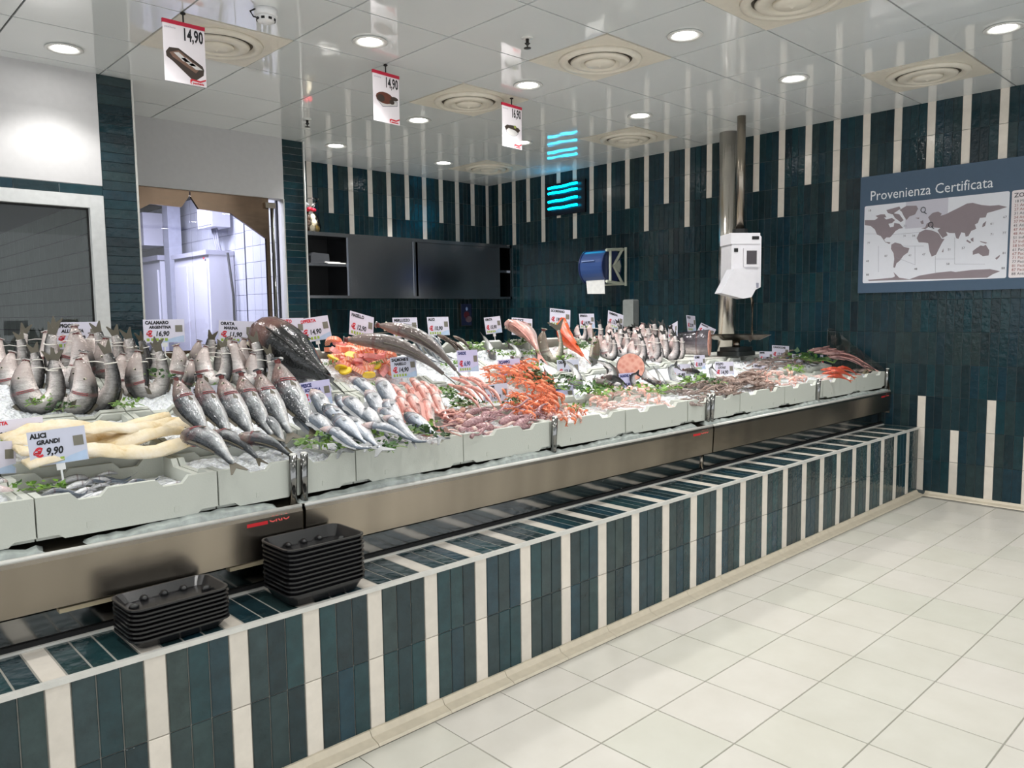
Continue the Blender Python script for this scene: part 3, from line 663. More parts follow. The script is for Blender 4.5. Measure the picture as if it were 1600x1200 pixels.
obj('side_arm', MB().tube([(.05, -.03, 1.585), (.075, -.05, 1.53), (.1, -.06, 1.48), (.1, -.06, 1.18), (.08, -.05, 1.16)], .012, 8), STEEL, sq, smooth=True)
b = MB(); b.prism([(x, y) for x, y in rrect(.26, .2, .02, 3)], (-.035, 0, 1.047), (1, 0, 0), (0, 1, 0), (0, 0, .035)); b.prism([(x, y) for x, y in rrect(.23, .17, .02, 3)], (-.035, 0, 1.08), (1, 0, 0), (0, 1, 0), (0, 0, .035))
obj('foot', b, flat('foot_black', (30, 36, 36), .4), sq, (0, 0, 0), (0, 0, 0))
# map board
mb = thing('map_board', 'slate blue wall board reading Provenienza Certificata with a grey world map', 'map', (0, 0, 0))
obj('board', MB().box(XR - .022, .95, 1.523, XR - .008, 2.609, 2.414), flat('board_slate', (66, 88, 110), .45, var=.02), mb)
XF = XR - .0225
def wall_poly(b, pts, x, mi=0): b.add([(x, y, z) for y, z in pts], [tuple(range(len(pts)))], mi)
def rr_yz(y0, y1, z0, z1, r): return [((y0 + y1) / 2 + a, (z0 + z1) / 2 + c) for a, c in rrect(abs(y1 - y0), abs(z1 - z0), r, 4)]
b = MB(); wall_poly(b, rr_yz(1.595, 2.573, 1.6, 2.19, .012), XF); obj('map_sheet', b, flat('map_sea', (224, 226, 234), .5, var=.01), mb)
b = MB(); wall_poly(b, [(2.27, 1.993), (2.27, 2.19), (1.98, 2.19), (1.98, 1.993)], XF - .0004); obj('zone_tint', b, flat('zone_lilac', (198, 196, 208), .5, var=.01), mb)
b = MB(); wall_poly(b, rr_yz(1.0, 1.582, 1.6, 2.19, .012), XF); obj('table_sheet', b, flat('table_pink', (232, 224, 226), .5, var=.01), mb)
LAND = [[(2.569,2.085),(2.493,2.078),(2.472,2.092),(2.429,2.093),(2.408,2.075),(2.366,2.082),(2.344,2.064),(2.365,2.044),(2.391,2.041),(2.379,2.013),(2.353,2.016),(2.349,2.043),(2.312,2.034),(2.285,2),(2.311,1.997),(2.337,1.983),(2.362,1.953),(2.377,1.938),(2.403,1.94),(2.419,1.925),(2.408,1.902),(2.371,1.899),(2.381,1.889),(2.413,1.908),(2.446,1.954),(2.474,1.967),(2.491,2.007),(2.524,2.037),(2.568,2.046)], [(2.489,2.11),(2.451,2.117),(2.419,2.114),(2.408,2.091),(2.467,2.091)], [(2.41,2.145),(2.316,2.162),(2.305,2.145),(2.366,2.109),(2.398,2.123)], [(2.367,2.119),(2.314,2.104),(2.282,2.058),(2.302,2.044),(2.345,2.08)],
 [(2.315,2.136),(2.265,2.162),(2.194,2.155),(2.183,2.132),(2.202,2.092),(2.242,2.081),(2.262,2.056),(2.283,2.09),(2.299,2.123)], [(2.365,1.883),(2.339,1.897),(2.297,1.883),(2.276,1.86),(2.235,1.847),(2.244,1.816),(2.274,1.796),(2.299,1.76),(2.324,1.74),(2.333,1.708),(2.346,1.711),(2.341,1.773),(2.347,1.817),(2.367,1.851)],
 [(2.168,1.958),(2.128,1.976),(2.089,1.967),(2.059,1.954),(2.034,1.937),(2.014,1.899),(1.995,1.897),(2.013,1.868),(2.031,1.828),(2.049,1.787),(2.078,1.776),(2.093,1.811),(2.105,1.875),(2.135,1.882),(2.17,1.885),(2.186,1.917)],
 [(2.159,1.989),(2.129,1.991),(2.12,2.017),(2.096,2.03),(2.112,2.063),(2.083,2.091),(2.045,2.097),(2.02,2.08),(2.029,2.065),(1.996,2.072),(1.949,2.093),(1.912,2.109),(1.858,2.134),(1.821,2.135),(1.766,2.114),(1.712,2.103),(1.659,2.102),(1.607,2.084),(1.65,2.072),(1.693,2.062),(1.728,2.055),(1.736,2.026),(1.772,2.025),(1.784,1.991),(1.802,1.983),(1.792,1.952),(1.823,1.94),(1.84,1.906),(1.858,1.902),(1.864,1.928),(1.887,1.935),(1.904,1.89),(1.919,1.897),(1.929,1.933),(1.963,1.936),(1.987,1.948),(1.976,1.922),(2.009,1.904),(2.03,1.936),(2.045,1.963),(2.026,1.977),(2.08,1.987),(2.095,1.999),(2.129,1.978)],
 [(1.809,1.798),(1.787,1.816),(1.76,1.834),(1.742,1.828),(1.729,1.837),(1.705,1.796),(1.708,1.761),(1.744,1.758),(1.772,1.78),(1.808,1.772)], [(2.535,1.624),(2.352,1.633),(2.331,1.643),(2.343,1.676),(2.3,1.631),(2.227,1.617),(2.157,1.641),(2.039,1.657),(1.944,1.663),(1.915,1.656),(1.804,1.666),(1.696,1.666),(1.633,1.648),(1.677,1.63),(1.711,1.607),(2.087,1.612),(2.523,1.616)],
 [(1.848,1.881),(1.82,1.859),(1.829,1.854),(1.853,1.871)], [(1.826,1.884),(1.808,1.893),(1.807,1.863),(1.82,1.869)], [(1.766,1.865),(1.72,1.85),(1.729,1.844),(1.761,1.857)], [(1.752,1.983),(1.731,2.001),(1.738,1.967),(1.756,1.959)], [(1.667,1.739),(1.638,1.762),(1.641,1.747),(1.658,1.728)], [(2.011,1.806),(1.999,1.831),(2.001,1.8)], [(2.165,2.036),(2.146,2.045),(2.14,2.018),(2.155,2.017)], [(2.201,2.066),(2.171,2.066),(2.176,2.056)]]
LM = flat('land_mauve', (140, 128, 134), .5, var=.02)
for p in LAND:
    b = MB(); wall_poly(b, p, XF - .0008); obj('landmass', b, LM, mb)
def wtext(s, y, z, size, mat, name, bold=0., sx=1.0):
    b = MB(); vs, fs = text_geo(s, size, 'LEFT', sx, bold); b.add([(XF - .0012, y - vx, z + vz) for vx, vz in vs], fs); return obj(name, b, mat, mb)
wtext('Provenienza Certificata', 2.535, 2.228, .104, flat('board_letter', (228, 232, 236), .5), 'title', sx=.855)
INKM = flat('ink_map', (66, 62, 70), .6)
for s, (y, z) in zip(('18', '67', '61', '71', '77', '81', '88', '48', '58', '57', '51', '47', '41', '34', '31', '21', '77', '87', '48', '88'), [(2.533,2.153),(1.617,2.015),(1.694,1.978),(1.691,1.904),(1.617,1.908),(1.612,1.77),(1.615,1.667),(2.184,1.69),(1.966,1.715),(1.869,1.822),(1.96,1.818),(2.132,1.793),(2.228,1.793),(2.207,1.935),(2.27,1.94),(2.27,2.014),(2.534,1.906),(2.401,1.799),(2.539,1.768),(2.536,1.663)]):
    wtext(s, y + .012, z - .006, .022, INKM, 'zone_number')
b = MB()
for p, qz in zip([(2.567,1.98),(2.362,1.958),(2.46,1.879),(2.338,1.87),(1.928,1.903),(1.922,1.713),(2.195,1.86),(2.053,1.777),(2.325,1.783),(2.053,1.756)], [(2.463,1.972),(2.168,1.958),(2.455,1.681),(2.134,1.856),(1.922,1.713),(1.728,1.702),(2.19,1.722),(2.049,1.652),(2.19,1.722),(1.923,1.749)]):
    b.tube([(XF - .0006, p[0], p[1]), (XF - .0006, qz[0], qz[1])], .0009, 4)
obj('grid_line', b, flat('grid_grey', (164, 164, 174), .5), mb)
for (y, z) in [(2.147,2.12),(2.092,2.007)]:
    b = MB(); b.tube([(XF - .002, y + .016 * math.cos(i * .393), z + .018 * math.sin(i * .393)) for i in range(17)], .0028, 6); b.tube([(XF - .002, y - .008, z - .018), (XF - .002, y - .024, z - .032)], .0028, 6); obj('pin_mark', b, flat('pin_dark', (56, 60, 66), .4), mb)
wtext('ZONE FAO', 1.568, 2.143, .042, INKM, 'table_heading', .0006)
INKT = flat('ink_table', (150, 84, 80), .6)
FAO = ['18 Mare Artico', '21 Atlantico NO', '27 Atlantico NE', '31 Atlantico CO', '34 Atlantico CE', '37 Mediterraneo', '41 Atlantico SO', '47 Atlantico SE', '48 Antartico', '51 Indiano O', '57 Indiano E', '58 Indiano S', '61 Pacifico NO', '67 Pacifico NE', '71 Pacifico CO', '77 Pacifico CE', '81 Pacifico SO', '87 Pacifico SE', '88 Antartico']
for i, s in enumerate(FAO): wtext(s, 1.565, 2.108 - .0272 * i, .026, INKT if i % 3 else INKM, 'table_line')
# ---------------------------------------------------------------- fish crates and ice
def smoothnoise(x, y, s=0): return math.sin(x * 37 + s) * math.cos(y * 29 + s * 2) * .5 + math.sin(x * 83 + y * 61 + s * 3) * .3
EPS = N('foam_crate'); _v = EPS.n('ShaderNodeTexVoronoi'); _v.inputs['Scale'].default_value = 190; EPS.l(EPS.coords(), _v.inputs['Vector'])
EPS.set(Base_Color=lin((190, 193, 184)) + (1,), Roughness=.62); EPS.bump(_v.outputs['Distance'], .12, .002); EPS = EPS.m
def crate_mesh(w, d, h, t=.02):
    b = MB(); a = w / 2
    top = [(-a, h), (-a + .085, h), (-a + .105, h - .022), (-.085, h - .022), (-.065, h), (.065, h), (.085, h - .022), (a - .105, h - .022), (a - .085, h), (a, h)]
    poly = [(a, .012), (a - .05, .012), (a - .065, 0), (-a + .065, 0), (-a + .05, .012), (-a, .012)] + top
    for y in (0, d - t): b.prism(poly, (0, y, 0), (1, 0, 0), (0, 0, 1), (0, t, 0))
    side = [(t, .0), (d - t, 0), (d - t, h), (d - .09, h), (d - .11, h - .025), (.11, h - .025), (.09, h), (t, h)]
    for x in (-a, a - t): b.prism(side, (x, 0, 0), (0, 1, 0), (0, 0, 1), (t, 0, 0))
    b.box(-a + t, t, .0, a - t, d - t, .02)
    for x in (-.12, .12): b.box(x - .006, -.002, .018, x + .006, .001, .034)
    return b.mesh('foam_crate', EPS)
CR1, CR2, CR3 = crate_mesh(.494, .42, .122), crate_mesh(.494, .43, .115), crate_mesh(.494, .47, .115)
ICE = N('crushed_ice'); ICE.set(Base_Color=(.86, .89, .92, 1), Roughness=.22, Specular_IOR_Level=.5, Subsurface_Weight=.15, Subsurface_Radius=(.02, .02, .025))
_p = ICE.world(); _vo = ICE.n('ShaderNodeTexVoronoi'); _vo.inputs['Scale'].default_value = 85; ICE.l(_p, _vo.inputs['Vector']); ICE.bump(_vo.outputs['Distance'], .9, .008); ICE = ICE.m
def ice_mesh(w, d, seed):
    b = MB(); nx, ny = 22, 18; rn = random.Random(seed)
    vs = [(-w / 2 + w * i / nx, d * j / ny, rn.uniform(-.006, .007) + .006 * smoothnoise(i * .1, j * .1, seed)) for j in range(ny + 1) for i in range(nx + 1)]
    fs = [(j * (nx + 1) + i, j * (nx + 1) + i + 1, (j + 1) * (nx + 1) + i + 1, (j + 1) * (nx + 1) + i) for j in range(ny) for i in range(nx)]
    return b.add(vs, fs).mesh('crushed_ice', ICE)
ICES = [ice_mesh(.455, .385, s) for s in range(4)]
ORD = ['first', 'second', 'third', 'fourth', 'fifth', 'sixth', 'seventh', 'eighth', 'ninth', 'tenth', 'eleventh', 'twelfth', 'thirteenth', 'fourteenth', 'fifteenth', 'sixteenth', 'seventeenth', 'eighteenth', 'nineteenth', 'twentieth', 'twenty-first', 'twenty-second', 'twenty-third', 'twenty-fourth', 'twenty-fifth']
CXS = [.232 + .4985 * i for i in range(5)] + [2.477 + .534 * (i + .5) for i in range(7)]
for i, cx in enumerate(CXS):
    empty1 = i == 1
    nth = ORD[i] + ' from the left'
    for row, (me, y, z, rx, fill) in enumerate(((CR1, 2.378, .797, 0, .092 if not (i == 0 + 0) else .1), (CR2, 2.822, .838, .20, .088), (CR3, 3.272, .935, .42, .08))):
        if row == 2 and i >= 9: continue
        rw = ('front', 'middle', 'back')[row]
        if row == 0 and cx < .4: fill = .085
        if row == 0 and i == 1: continue
        o = link('foam_crate', me, None, (cx, y, z), (rx, 0, random.uniform(-.004, .004)), (1.0 if i < 5 else 1.068, 1, 1))
        tag(o, 'white foam fish crate in the %s row, %s' % (rw, nth), 'crate', 'white foam crates')
        ic = link('crushed_ice', ICES[(i + row) % 4], None, Vector((cx, y, z)) + Matrix.Rotation(rx, 3, 'X') @ Vector((0, .018, fill)), (rx, 0, 0), (1.0 if i < 5 else 1.068, 1, 1))
        ic['kind'] = 'stuff'; tag(ic, 'crushed ice filling the %s row crate that is %s' % (rw, nth), 'ice')
# the low open crate of anchovies (second front crate)
o = link('foam_crate', CR1, None, (.73, 2.378, .797)); tag(o, 'white foam crate of small silver anchovies, half empty, second front crate from the left', 'crate', 'white foam crates')
tag(obj('serving_board', MB().prism(rrect(1.44, .47, .02, 3), (5.50, 3.50, 1.012), (1, 0, 0), (0, 1, 0), (0, 0, .03)), flat('board_white', (226, 226, 218), .5)), 'white board under the scale and the swordfish', 'board')
tag(obj('board_box', MB().prism([(3.29, .846), (3.735, .986), (3.735, 1.01), (3.29, 1.01)], (4.8, 0, 0), (0, 1, 0), (0, 0, 1), (1.4, 0, 0)), EPS), 'white foam block carrying the board under the scale', 'box')

# ---------------------------------------------------------------- fish kit
def fish_mat(name, back, flank, belly, head=None, spots=0., rough=.2, metal=.2, hl=.2, grad=None, na=.34, blood=0.):
    n = N(name); a = n.n('ShaderNodeAttribute', attribute_name='fv'); sx = n.n('ShaderNodeSeparateXYZ'); n.l(a.outputs['Vector'], sx.inputs[0])
    ob = n.coords()
    oi = n.n('ShaderNodeObjectInfo'); ad = n.n('ShaderNodeVectorMath', operation='ADD'); n.l(ob, ad.inputs[0]); n.l(oi.outputs['Random'], ad.inputs[1]); pv = ad.outputs[0]
    f = n.noise(pv, 6, 4, .65)
    m = n.n('ShaderNodeMath', operation='MULTIPLY_ADD', i_1=na, i_2=-na / 2); n.l(f, m.inputs[0])
    y = n.n('ShaderNodeMath', operation='ADD'); n.l(sx.outputs[1], y.inputs[0]); n.l(m.outputs[0], y.inputs[1])
    c = n.ramp(y.outputs[0], [(.18, lin(belly)), (.46, lin(flank)), (.66, tuple((p + q) / 2 for p, q in zip(lin(flank), lin(back)))), (.88, lin(back))])
    vo = n.n('ShaderNodeTexVoronoi'); vo.inputs['Scale'].default_value = 70; n.l(pv, vo.inputs['Vector'])
    c = n.mix(.55, c, n.ramp(vo.outputs['Distance'], [(.0, (1.18, 1.18, 1.18)), (.7, (.74, .74, .74))]), 'MULTIPLY')
    sn = n.noise(n.coords('Object', (3, 26, 26)), 1.6, 3, .6); c = n.mix(1., c, n.ramp(sn, [(.3, (.62,) * 3), (.5, (1,) * 3), (.72, (1.15,) * 3)]), 'MULTIPLY')
    if spots: c = n.mix(n.ramp(n.noise(pv, 14, 3), [(.52, (0, 0, 0)), (.60, (spots,) * 3)]), c, tuple(v * .35 for v in lin(back)))
    if grad: c = n.mix(1., c, n.ramp(sx.outputs[0], [(p, (v,) * 3) for p, v in grad]), 'MULTIPLY')
    if blood:
        bm = n.n('ShaderNodeMath', operation='MULTIPLY'); n.l(n.ramp(sx.outputs[0], [(.3, (1,) * 3), (.5, (0,) * 3)]), bm.inputs[0]); n.l(n.ramp(n.noise(pv, 9, 3), [(.44, (0,) * 3), (.56, (blood,) * 3)]), bm.inputs[1])
    hc = lin(head) if head else tuple(v * .8 for v in lin(flank))
    c = n.mix(n.ramp(sx.outputs[0], [(hl - .03, (.7,) * 3), (hl + .05, (0, 0, 0))]), c, hc)
    if blood: c = n.mix(bm.outputs[0], c, lin((178, 84, 84)))
    c = n.mix(n.ramp(sx.outputs[0], [(.225, (0, 0, 0)), (.24, (.6,) * 3), (.25, (.6,) * 3), (.27, (0, 0, 0))]), c, (.12, .05, .05))
    n.l(c, n.b.inputs['Base Color']); n.set(Roughness=rough, Metallic=metal, Specular_IOR_Level=.6)
    n.bump(vo.outputs['Distance'], .25, .004)
    return n.m
SEABASS = fish_mat('bass_skin', (44, 48, 52), (170, 174, 176), (244, 242, 240), (132, 114, 106), metal=.25, na=.6, rough=.15, blood=.1)
SILVER = fish_mat('silver_skin', (104, 114, 126), (212, 214, 218), (246, 244, 246), (226, 196, 190), metal=.15, na=.6, rough=.15)
DARKF = fish_mat('dark_skin', (34, 37, 37), (92, 94, 92), (206, 200, 198), (84, 70, 66), rough=.2)
MONK = fish_mat('grouper_skin', (28, 30, 31), (44, 46, 48), (70, 62, 58), (120, 88, 80), spots=.6, rough=.2, metal=.05, hl=.36)
HAKE = fish_mat('hake_skin', (104, 94, 90), (204, 202, 200), (246, 244, 242), (132, 114, 108), metal=.12)
THIN = fish_mat('slender_skin', (92, 100, 108), (202, 206, 208), (236, 236, 236), metal=.3)
BROWNF = fish_mat('brown_skin', (76, 62, 54), (132, 112, 100), (196, 178, 168), spots=.6)
PINKF = fish_mat('pink_skin', (212, 140, 128), (236, 206, 200), (246, 240, 236), (226, 164, 152), metal=.1, na=.7)
PINKBREAM = fish_mat('pink_bream_skin', (196, 146, 136), (214, 190, 184), (240, 226, 222), (206, 160, 148), metal=.2)
ORANGE = fish_mat('scorpion_skin', (222, 84, 38), (238, 130, 84), (246, 196, 170), (214, 86, 44), spots=.35, metal=0)
OLIVE = fish_mat('olive_skin', (82, 86, 66), (140, 140, 124), (214, 204, 190), (110, 92, 80), metal=.1)
CURL = fish_mat('curled_skin', (26, 27, 29), (124, 121, 118), (240, 230, 226), (164, 150, 144), metal=.2, hl=.22, grad=[(0, 1.1), (.42, 1), (.62, .62), (1, .42)], na=.8, blood=.75, rough=.16)
CURLS = fish_mat('curled_silver_skin', (24, 26, 30), (158, 152, 151), (252, 242, 240), (196, 168, 164), metal=.2, hl=.2, grad=[(0, 1.1), (.4, 1), (.65, .6), (1, .4)], na=.9, blood=.75, rough=.16)
BREAM = fish_mat('pink_bream_skin', (196, 146, 136), (214, 190, 184), (240, 226, 222), (206, 160, 148), metal=.2)
ORANGE = fish_mat('scorpion_skin', (222, 84, 38), (238, 130, 84), (246, 196, 170), (214, 86, 44), spots=.35, metal=0)
OLIVE = fish_mat('olive_skin', (82, 86, 66), (140, 140, 124), (214, 204, 190), (110, 92, 80), metal=.1)
CURL = fish_mat('curled_skin', (22, 23, 25), (84, 83, 82), (236, 226, 222), (92, 80, 76), metal=.2, hl=.13, grad=[(0, 1.1), (.45, 1), (.75, .75), (1, .5)], na=.75, blood=.8, rough=.16)
CURLS = fish_mat('curled_silver_skin', (24, 26, 30), (126, 122, 121), (250, 238, 236), (150, 122, 118), metal=.2, hl=.13, grad=[(0, 1.1), (.4, 1.05), (1, .6)], na=.8, blood=.8, rough=.16)
BREAM = fish_mat('pink_bream_skin', (196, 146, 136), (214, 190, 184), (240, 226, 222), (206, 160, 148), metal=.2)
ORANGE = fish_mat('scorpion_skin', (222, 84, 38), (238, 130, 84), (246, 196, 170), (214, 86, 44), spots=.35, metal=0)
OLIVE = fish_mat('olive_skin', (82, 86, 66), (140, 140, 124), (214, 204, 190), (110, 92, 80), metal=.1)
CURL = fish_mat('curled_skin', (46, 46, 46), (196, 192, 188), (250, 240, 236), (192, 176, 170), metal=.15, hl=.13, grad=[(0, 1.1), (.5, 1), (.8, .75), (1, .55)])
CURLS = fish_mat('curled_silver_skin', (50, 52, 56), (216, 208, 206), (250, 236, 232), (214, 184, 178), metal=.15, hl=.13, grad=[(0, 1.1), (.4, 1.05), (1, .6)])
BREAM = fish_mat('round_bream_skin', (84, 88, 92), (160, 164, 168), (224, 224, 222), (110, 108, 108), metal=.35)
MULLETR = fish_mat('red_skin', (190, 66, 40), (226, 108, 76), (240, 186, 166), metal=.1)
FIN = flat('fin_grey', (88, 82, 68), .4); FINP = flat('fin_pink', (216, 160, 150), .4); FINO = flat('fin_orange', (206, 92, 48), .4); FIND = flat('fin_dark', (40, 40, 38), .4); FINS = flat('fin_silver', (150, 152, 154), .35)
EYEW = flat('eye_rim', (206, 200, 180), .2); EYEB = flat('eye_black', (8, 8, 9), .1); FLESH = flat('mouth_flesh', (104, 44, 42), .3); GILLR = flat('gill_red', (158, 78, 80), .3, var=.4, scale=60)
STRING = flat('string_white', (226, 222, 214), .7)
PROF = {'long': [(0, .10), (.04, .34), (.12, .66), (.22, .9), (.36, 1), (.5, .95), (.65, .74), (.8, .46), (.92, .27), (1, .24)],
        'deep': [(0, .10), (.05, .42), (.12, .74), (.22, .96), (.36, 1), (.5, .93), (.65, .68), (.8, .36), (.92, .2), (1, .2)],
        'eel': [(0, .2), (.05, .55), (.12, .85), (.25, 1), (.5, .92), (.75, .66), (.92, .38), (1, .26)],
        'gape': [(0, .22), (.05, .47), (.12, .75), (.22, .96), (.36, 1), (.5, .93), (.65, .78), (.8, .6), (.92, .46), (1, .36)],
        'big': [(0, .45), (.05, .72), (.12, .9), (.25, 1), (.4, .98), (.55, .85), (.7, .6), (.85, .36), (1, .22)]}
def ev(prof, t):
    for (a, x), (b, y) in zip(prof, prof[1:]):
        if t <= b: return x + (y - x) * (t - a) / (b - a)
    return prof[-1][1]
def spine_pt(kind, t):
    # returns position, dorsal direction for unit length body .86
    L = .86
    if kind == 'flat': return Vector((L * t, 0, .0)), Vector((0, 0, 1))
    if kind == 'bow': return Vector((L * t, .10 * math.sin(3.1416 * t), 0)), Vector((0, 0, 1))
    if kind == 'ess': return Vector((L * t, .06 * math.sin(6.2832 * t), .03 * math.sin(3.14 * t))), Vector((0, 0, 1))
    if kind == 'lift':   # head raised
        return Vector((L * t, .16 * max(0, 1 - t * 2.2) ** 2, 0)), Vector((0, 0, 1))
    if kind == 'ring':   # upright U: head to one side and tail rising, back outside
        a = math.radians(-222 + 262 * t); r = .27
        c = Vector((r * math.cos(a) * .62, 0, r * math.sin(a) * (1.05 if math.sin(a) < 0 else 1.7) + .43))
        return c, Vector((math.cos(a), 0, math.sin(a)))
    if kind == 'ringflat':   # C curl lying on its side in the XY plane
        a = math.radians(-150 + 240 * t); r = .26
        return Vector((r * math.cos(a), r * math.sin(a), 0)), Vector((math.cos(a), math.sin(a), 0))
def fish(name, kind, prof, hgt, wid, skin, fin, eyes=True, rings=13, nseg=10, tail=.15, dorsal=.05, gap=False, string=False, gill=False, fork=.75):
    pr = PROF[prof]; parts = []
    pts, dd, tt, ss = [], [], [], []
    for i in range(rings):
        t = i / (rings - 1); p, d = spine_pt(kind, t); q, _ = spine_pt(kind, min(1, t + .02)); p0, _ = spine_pt(kind, max(0, t - .02))
        T = (q - p0).normalized(); d = (d - T * d.dot(T)).normalized(); pts.append(p); dd.append(d); tt.append(T); ss.append(T.cross(d))
    b = MB(); vs, cs = [], []
    for i in range(rings):
        t = i / (rings - 1); k = ev(pr, t)
        for j in range(nseg):
            a = 6.2832 * j / nseg; ca, sa = math.cos(a), math.sin(a)
            hh = hgt / 2 * k * (1.0 if ca < 0 else .92); ww = wid / 2 * k ** .8 * (1 - .25 * max(0, t - .6) / .4)
            vs.append(pts[i] + dd[i] * (hh * ca) + ss[i] * (ww * sa)); cs.append((t, (ca + 1) / 2, 0))
    fs = [(i * nseg + j, i * nseg + (j + 1) % nseg, (i + 1) * nseg + (j + 1) % nseg, (i + 1) * nseg + j) for i in range(rings - 1) for j in range(nseg)]
    vs += [pts[0] - tt[0] * .01, pts[-1] + tt[-1] * .01]; cs += [(0, .5, 0), (1, .5, 0)]; m = rings * nseg
    fs += [(m, (j + 1) % nseg, j) for j in range(nseg)] + [(m + 1, m - nseg + j, m - nseg + (j + 1) % nseg) for j in range(nseg)]
    b.add(vs, fs, 0, cs); parts.append(('body', b.mesh('body', skin, True, True)))
    def sheet(quads_pts, off):  # thin solid fin from a 3D outline and a thickness direction
        b = MB(); n = len(quads_pts); A = [p + off for p in quads_pts]; B = [p - off for p in quads_pts]
        b.add(A + B, [tuple(range(n)), tuple(range(2 * n - 1, n - 1, -1))] + [((i + 1) % n, i, n + i, n + (i + 1) % n) for i in range(n)]); return b
    e, T, D = pts[-1], tt[-1], dd[-1]; hb = hgt * .11
    s = tail
    hb = max(hb, hgt * .4 * pr[-1][1]); o = [e + D * hb * .9 - T * .01, e + D * s * fork + T * s * .95, e + D * s * fork * .8 + T * s * .98, e + T * s * .5, e - D * s * fork * .8 + T * s * .98, e - D * s * fork + T * s * .95, e - D * hb * .9 - T * .01]
    parts.append(('tail_fin', sheet(o, ss[-1] * .003).mesh('tail_fin', fin)))
    if dorsal:
        lo, hi = [], []; i0, i1 = int(rings * .34), int(rings * .82)
        for i in range(i0, i1):
            k = ev(pr, i / (rings - 1)); base = pts[i] + dd[i] * (hgt / 2 * k * .85)
            lo.append(base); u = (i - i0) / max(1, i1 - i0 - 1); hi.append(base + dd[i] * (dorsal * (1.15 - .7 * u) * (1 if i % 2 else .7) + .012) + tt[i] * .015)
        b = MB(); n = len(lo); off = ss[0] * .003
        V = [p + off for p in lo + hi] + [p - off for p in lo + hi]; N2 = 2 * n
        F = [(k_, k_ + 1, n + k_ + 1, n + k_) for k_ in range(n - 1)] + [(N2 + k_ + 1, N2 + k_, N2 + n + k_, N2 + n + k_ + 1) for k_ in range(n - 1)]
        F += [(n + k_, n + k_ + 1, N2 + n + k_ + 1, N2 + n + k_) for k_ in range(n - 1)]
        b.add(V, F); parts.append(('dorsal_fin', b.mesh('dorsal_fin', fin)))
        ip = int(rings * .3)
        for sgn in (1, -1):
            k = ev(pr, ip / (rings - 1)); c = pts[ip] + ss[ip] * (sgn * wid / 2 * k * .97) - dd[ip] * hgt * .08
            o = [c, c + tt[ip] * .10 + dd[ip] * .02 + ss[ip] * sgn * .012, c + tt[ip] * .13 - dd[ip] * .02 + ss[ip] * sgn * .015, c + tt[ip] * .06 - dd[ip] * .035 + ss[ip] * sgn * .008]
            parts.append(('side_fin', sheet(o, ss[ip] * .002).mesh('side_fin', fin)))
    if eyes:
        ie = max(1, round(rings * .09)); k = ev(pr, ie / (rings - 1)); r = hgt * (.058 if hgt > .25 else .065)
        for sgn in (1, -1):
            b = MB(); c = pts[ie] + dd[ie] * hgt * .14 * k + ss[ie] * (sgn * wid / 2 * k ** .8 * .86)
            b.ball(c, r, 8, 6, 0); b.ball(c + ss[ie] * sgn * r * .62, r * .62, 8, 6, 1); parts.append(('eye', b.mesh('eye', [EYEW, EYEB], True)))
    if gap:   # open mouth
        b = MB(); c = pts[0]; r = hgt * (.15 if prof == 'gape' else .18); Tn = -tt[0]
        lip = [c + Tn * .02 + dd[0] * (r * 1.0 * math.cos(6.2832 * i / 10)) + ss[0] * (r * .8 * math.sin(6.2832 * i / 10)) for i in range(11)]
        b.tube(lip, hgt * .035, 6, 0, False); b.ball(c - Tn * .004, (r * .86, r * .7, r * .5), 8, 6, 1); parts.append(('mouth', b.mesh('mouth', [skin, FLESH], True, True)))
    if gill:
        ig = round(rings * .26); b = MB()
        for sgn in (1, -1):
            for q in range(2):
                k = ev(pr, ig / (rings - 1)); arc = []
                for u in range(6):
                    a = math.radians(62 + 14 * u); arc.append(pts[ig] + tt[ig] * (.022 * q - .02) + dd[ig] * (hgt / 2 * k * 1.0 * math.cos(a)) + ss[ig] * (sgn * wid / 2 * k ** .8 * 1.02 * math.sin(a)))
                b.tube(arc, .0048, 5)
        parts.append(('gills', b.mesh('gills', GILLR, True)))
    if string:
        p, _ = spine_pt(kind, .93); q, _ = spine_pt(kind, .0); b = MB(); loop = []
        ii = rings - 2; rr = hgt * .2
        loop = [pts[ii] + dd[ii] * rr * math.cos(6.2832 * i / 10) + ss[ii] * rr * math.sin(6.2832 * i / 10) for i in range(11)]
        b.tube(loop, .008, 5, 0, False); b.tube([pts[ii], (pts[ii] + pts[1]) / 2 + Vector((0, -.03, .02)), pts[1]], .006, 5); parts.append(('string', b.mesh('string', STRING, True)))
    return parts
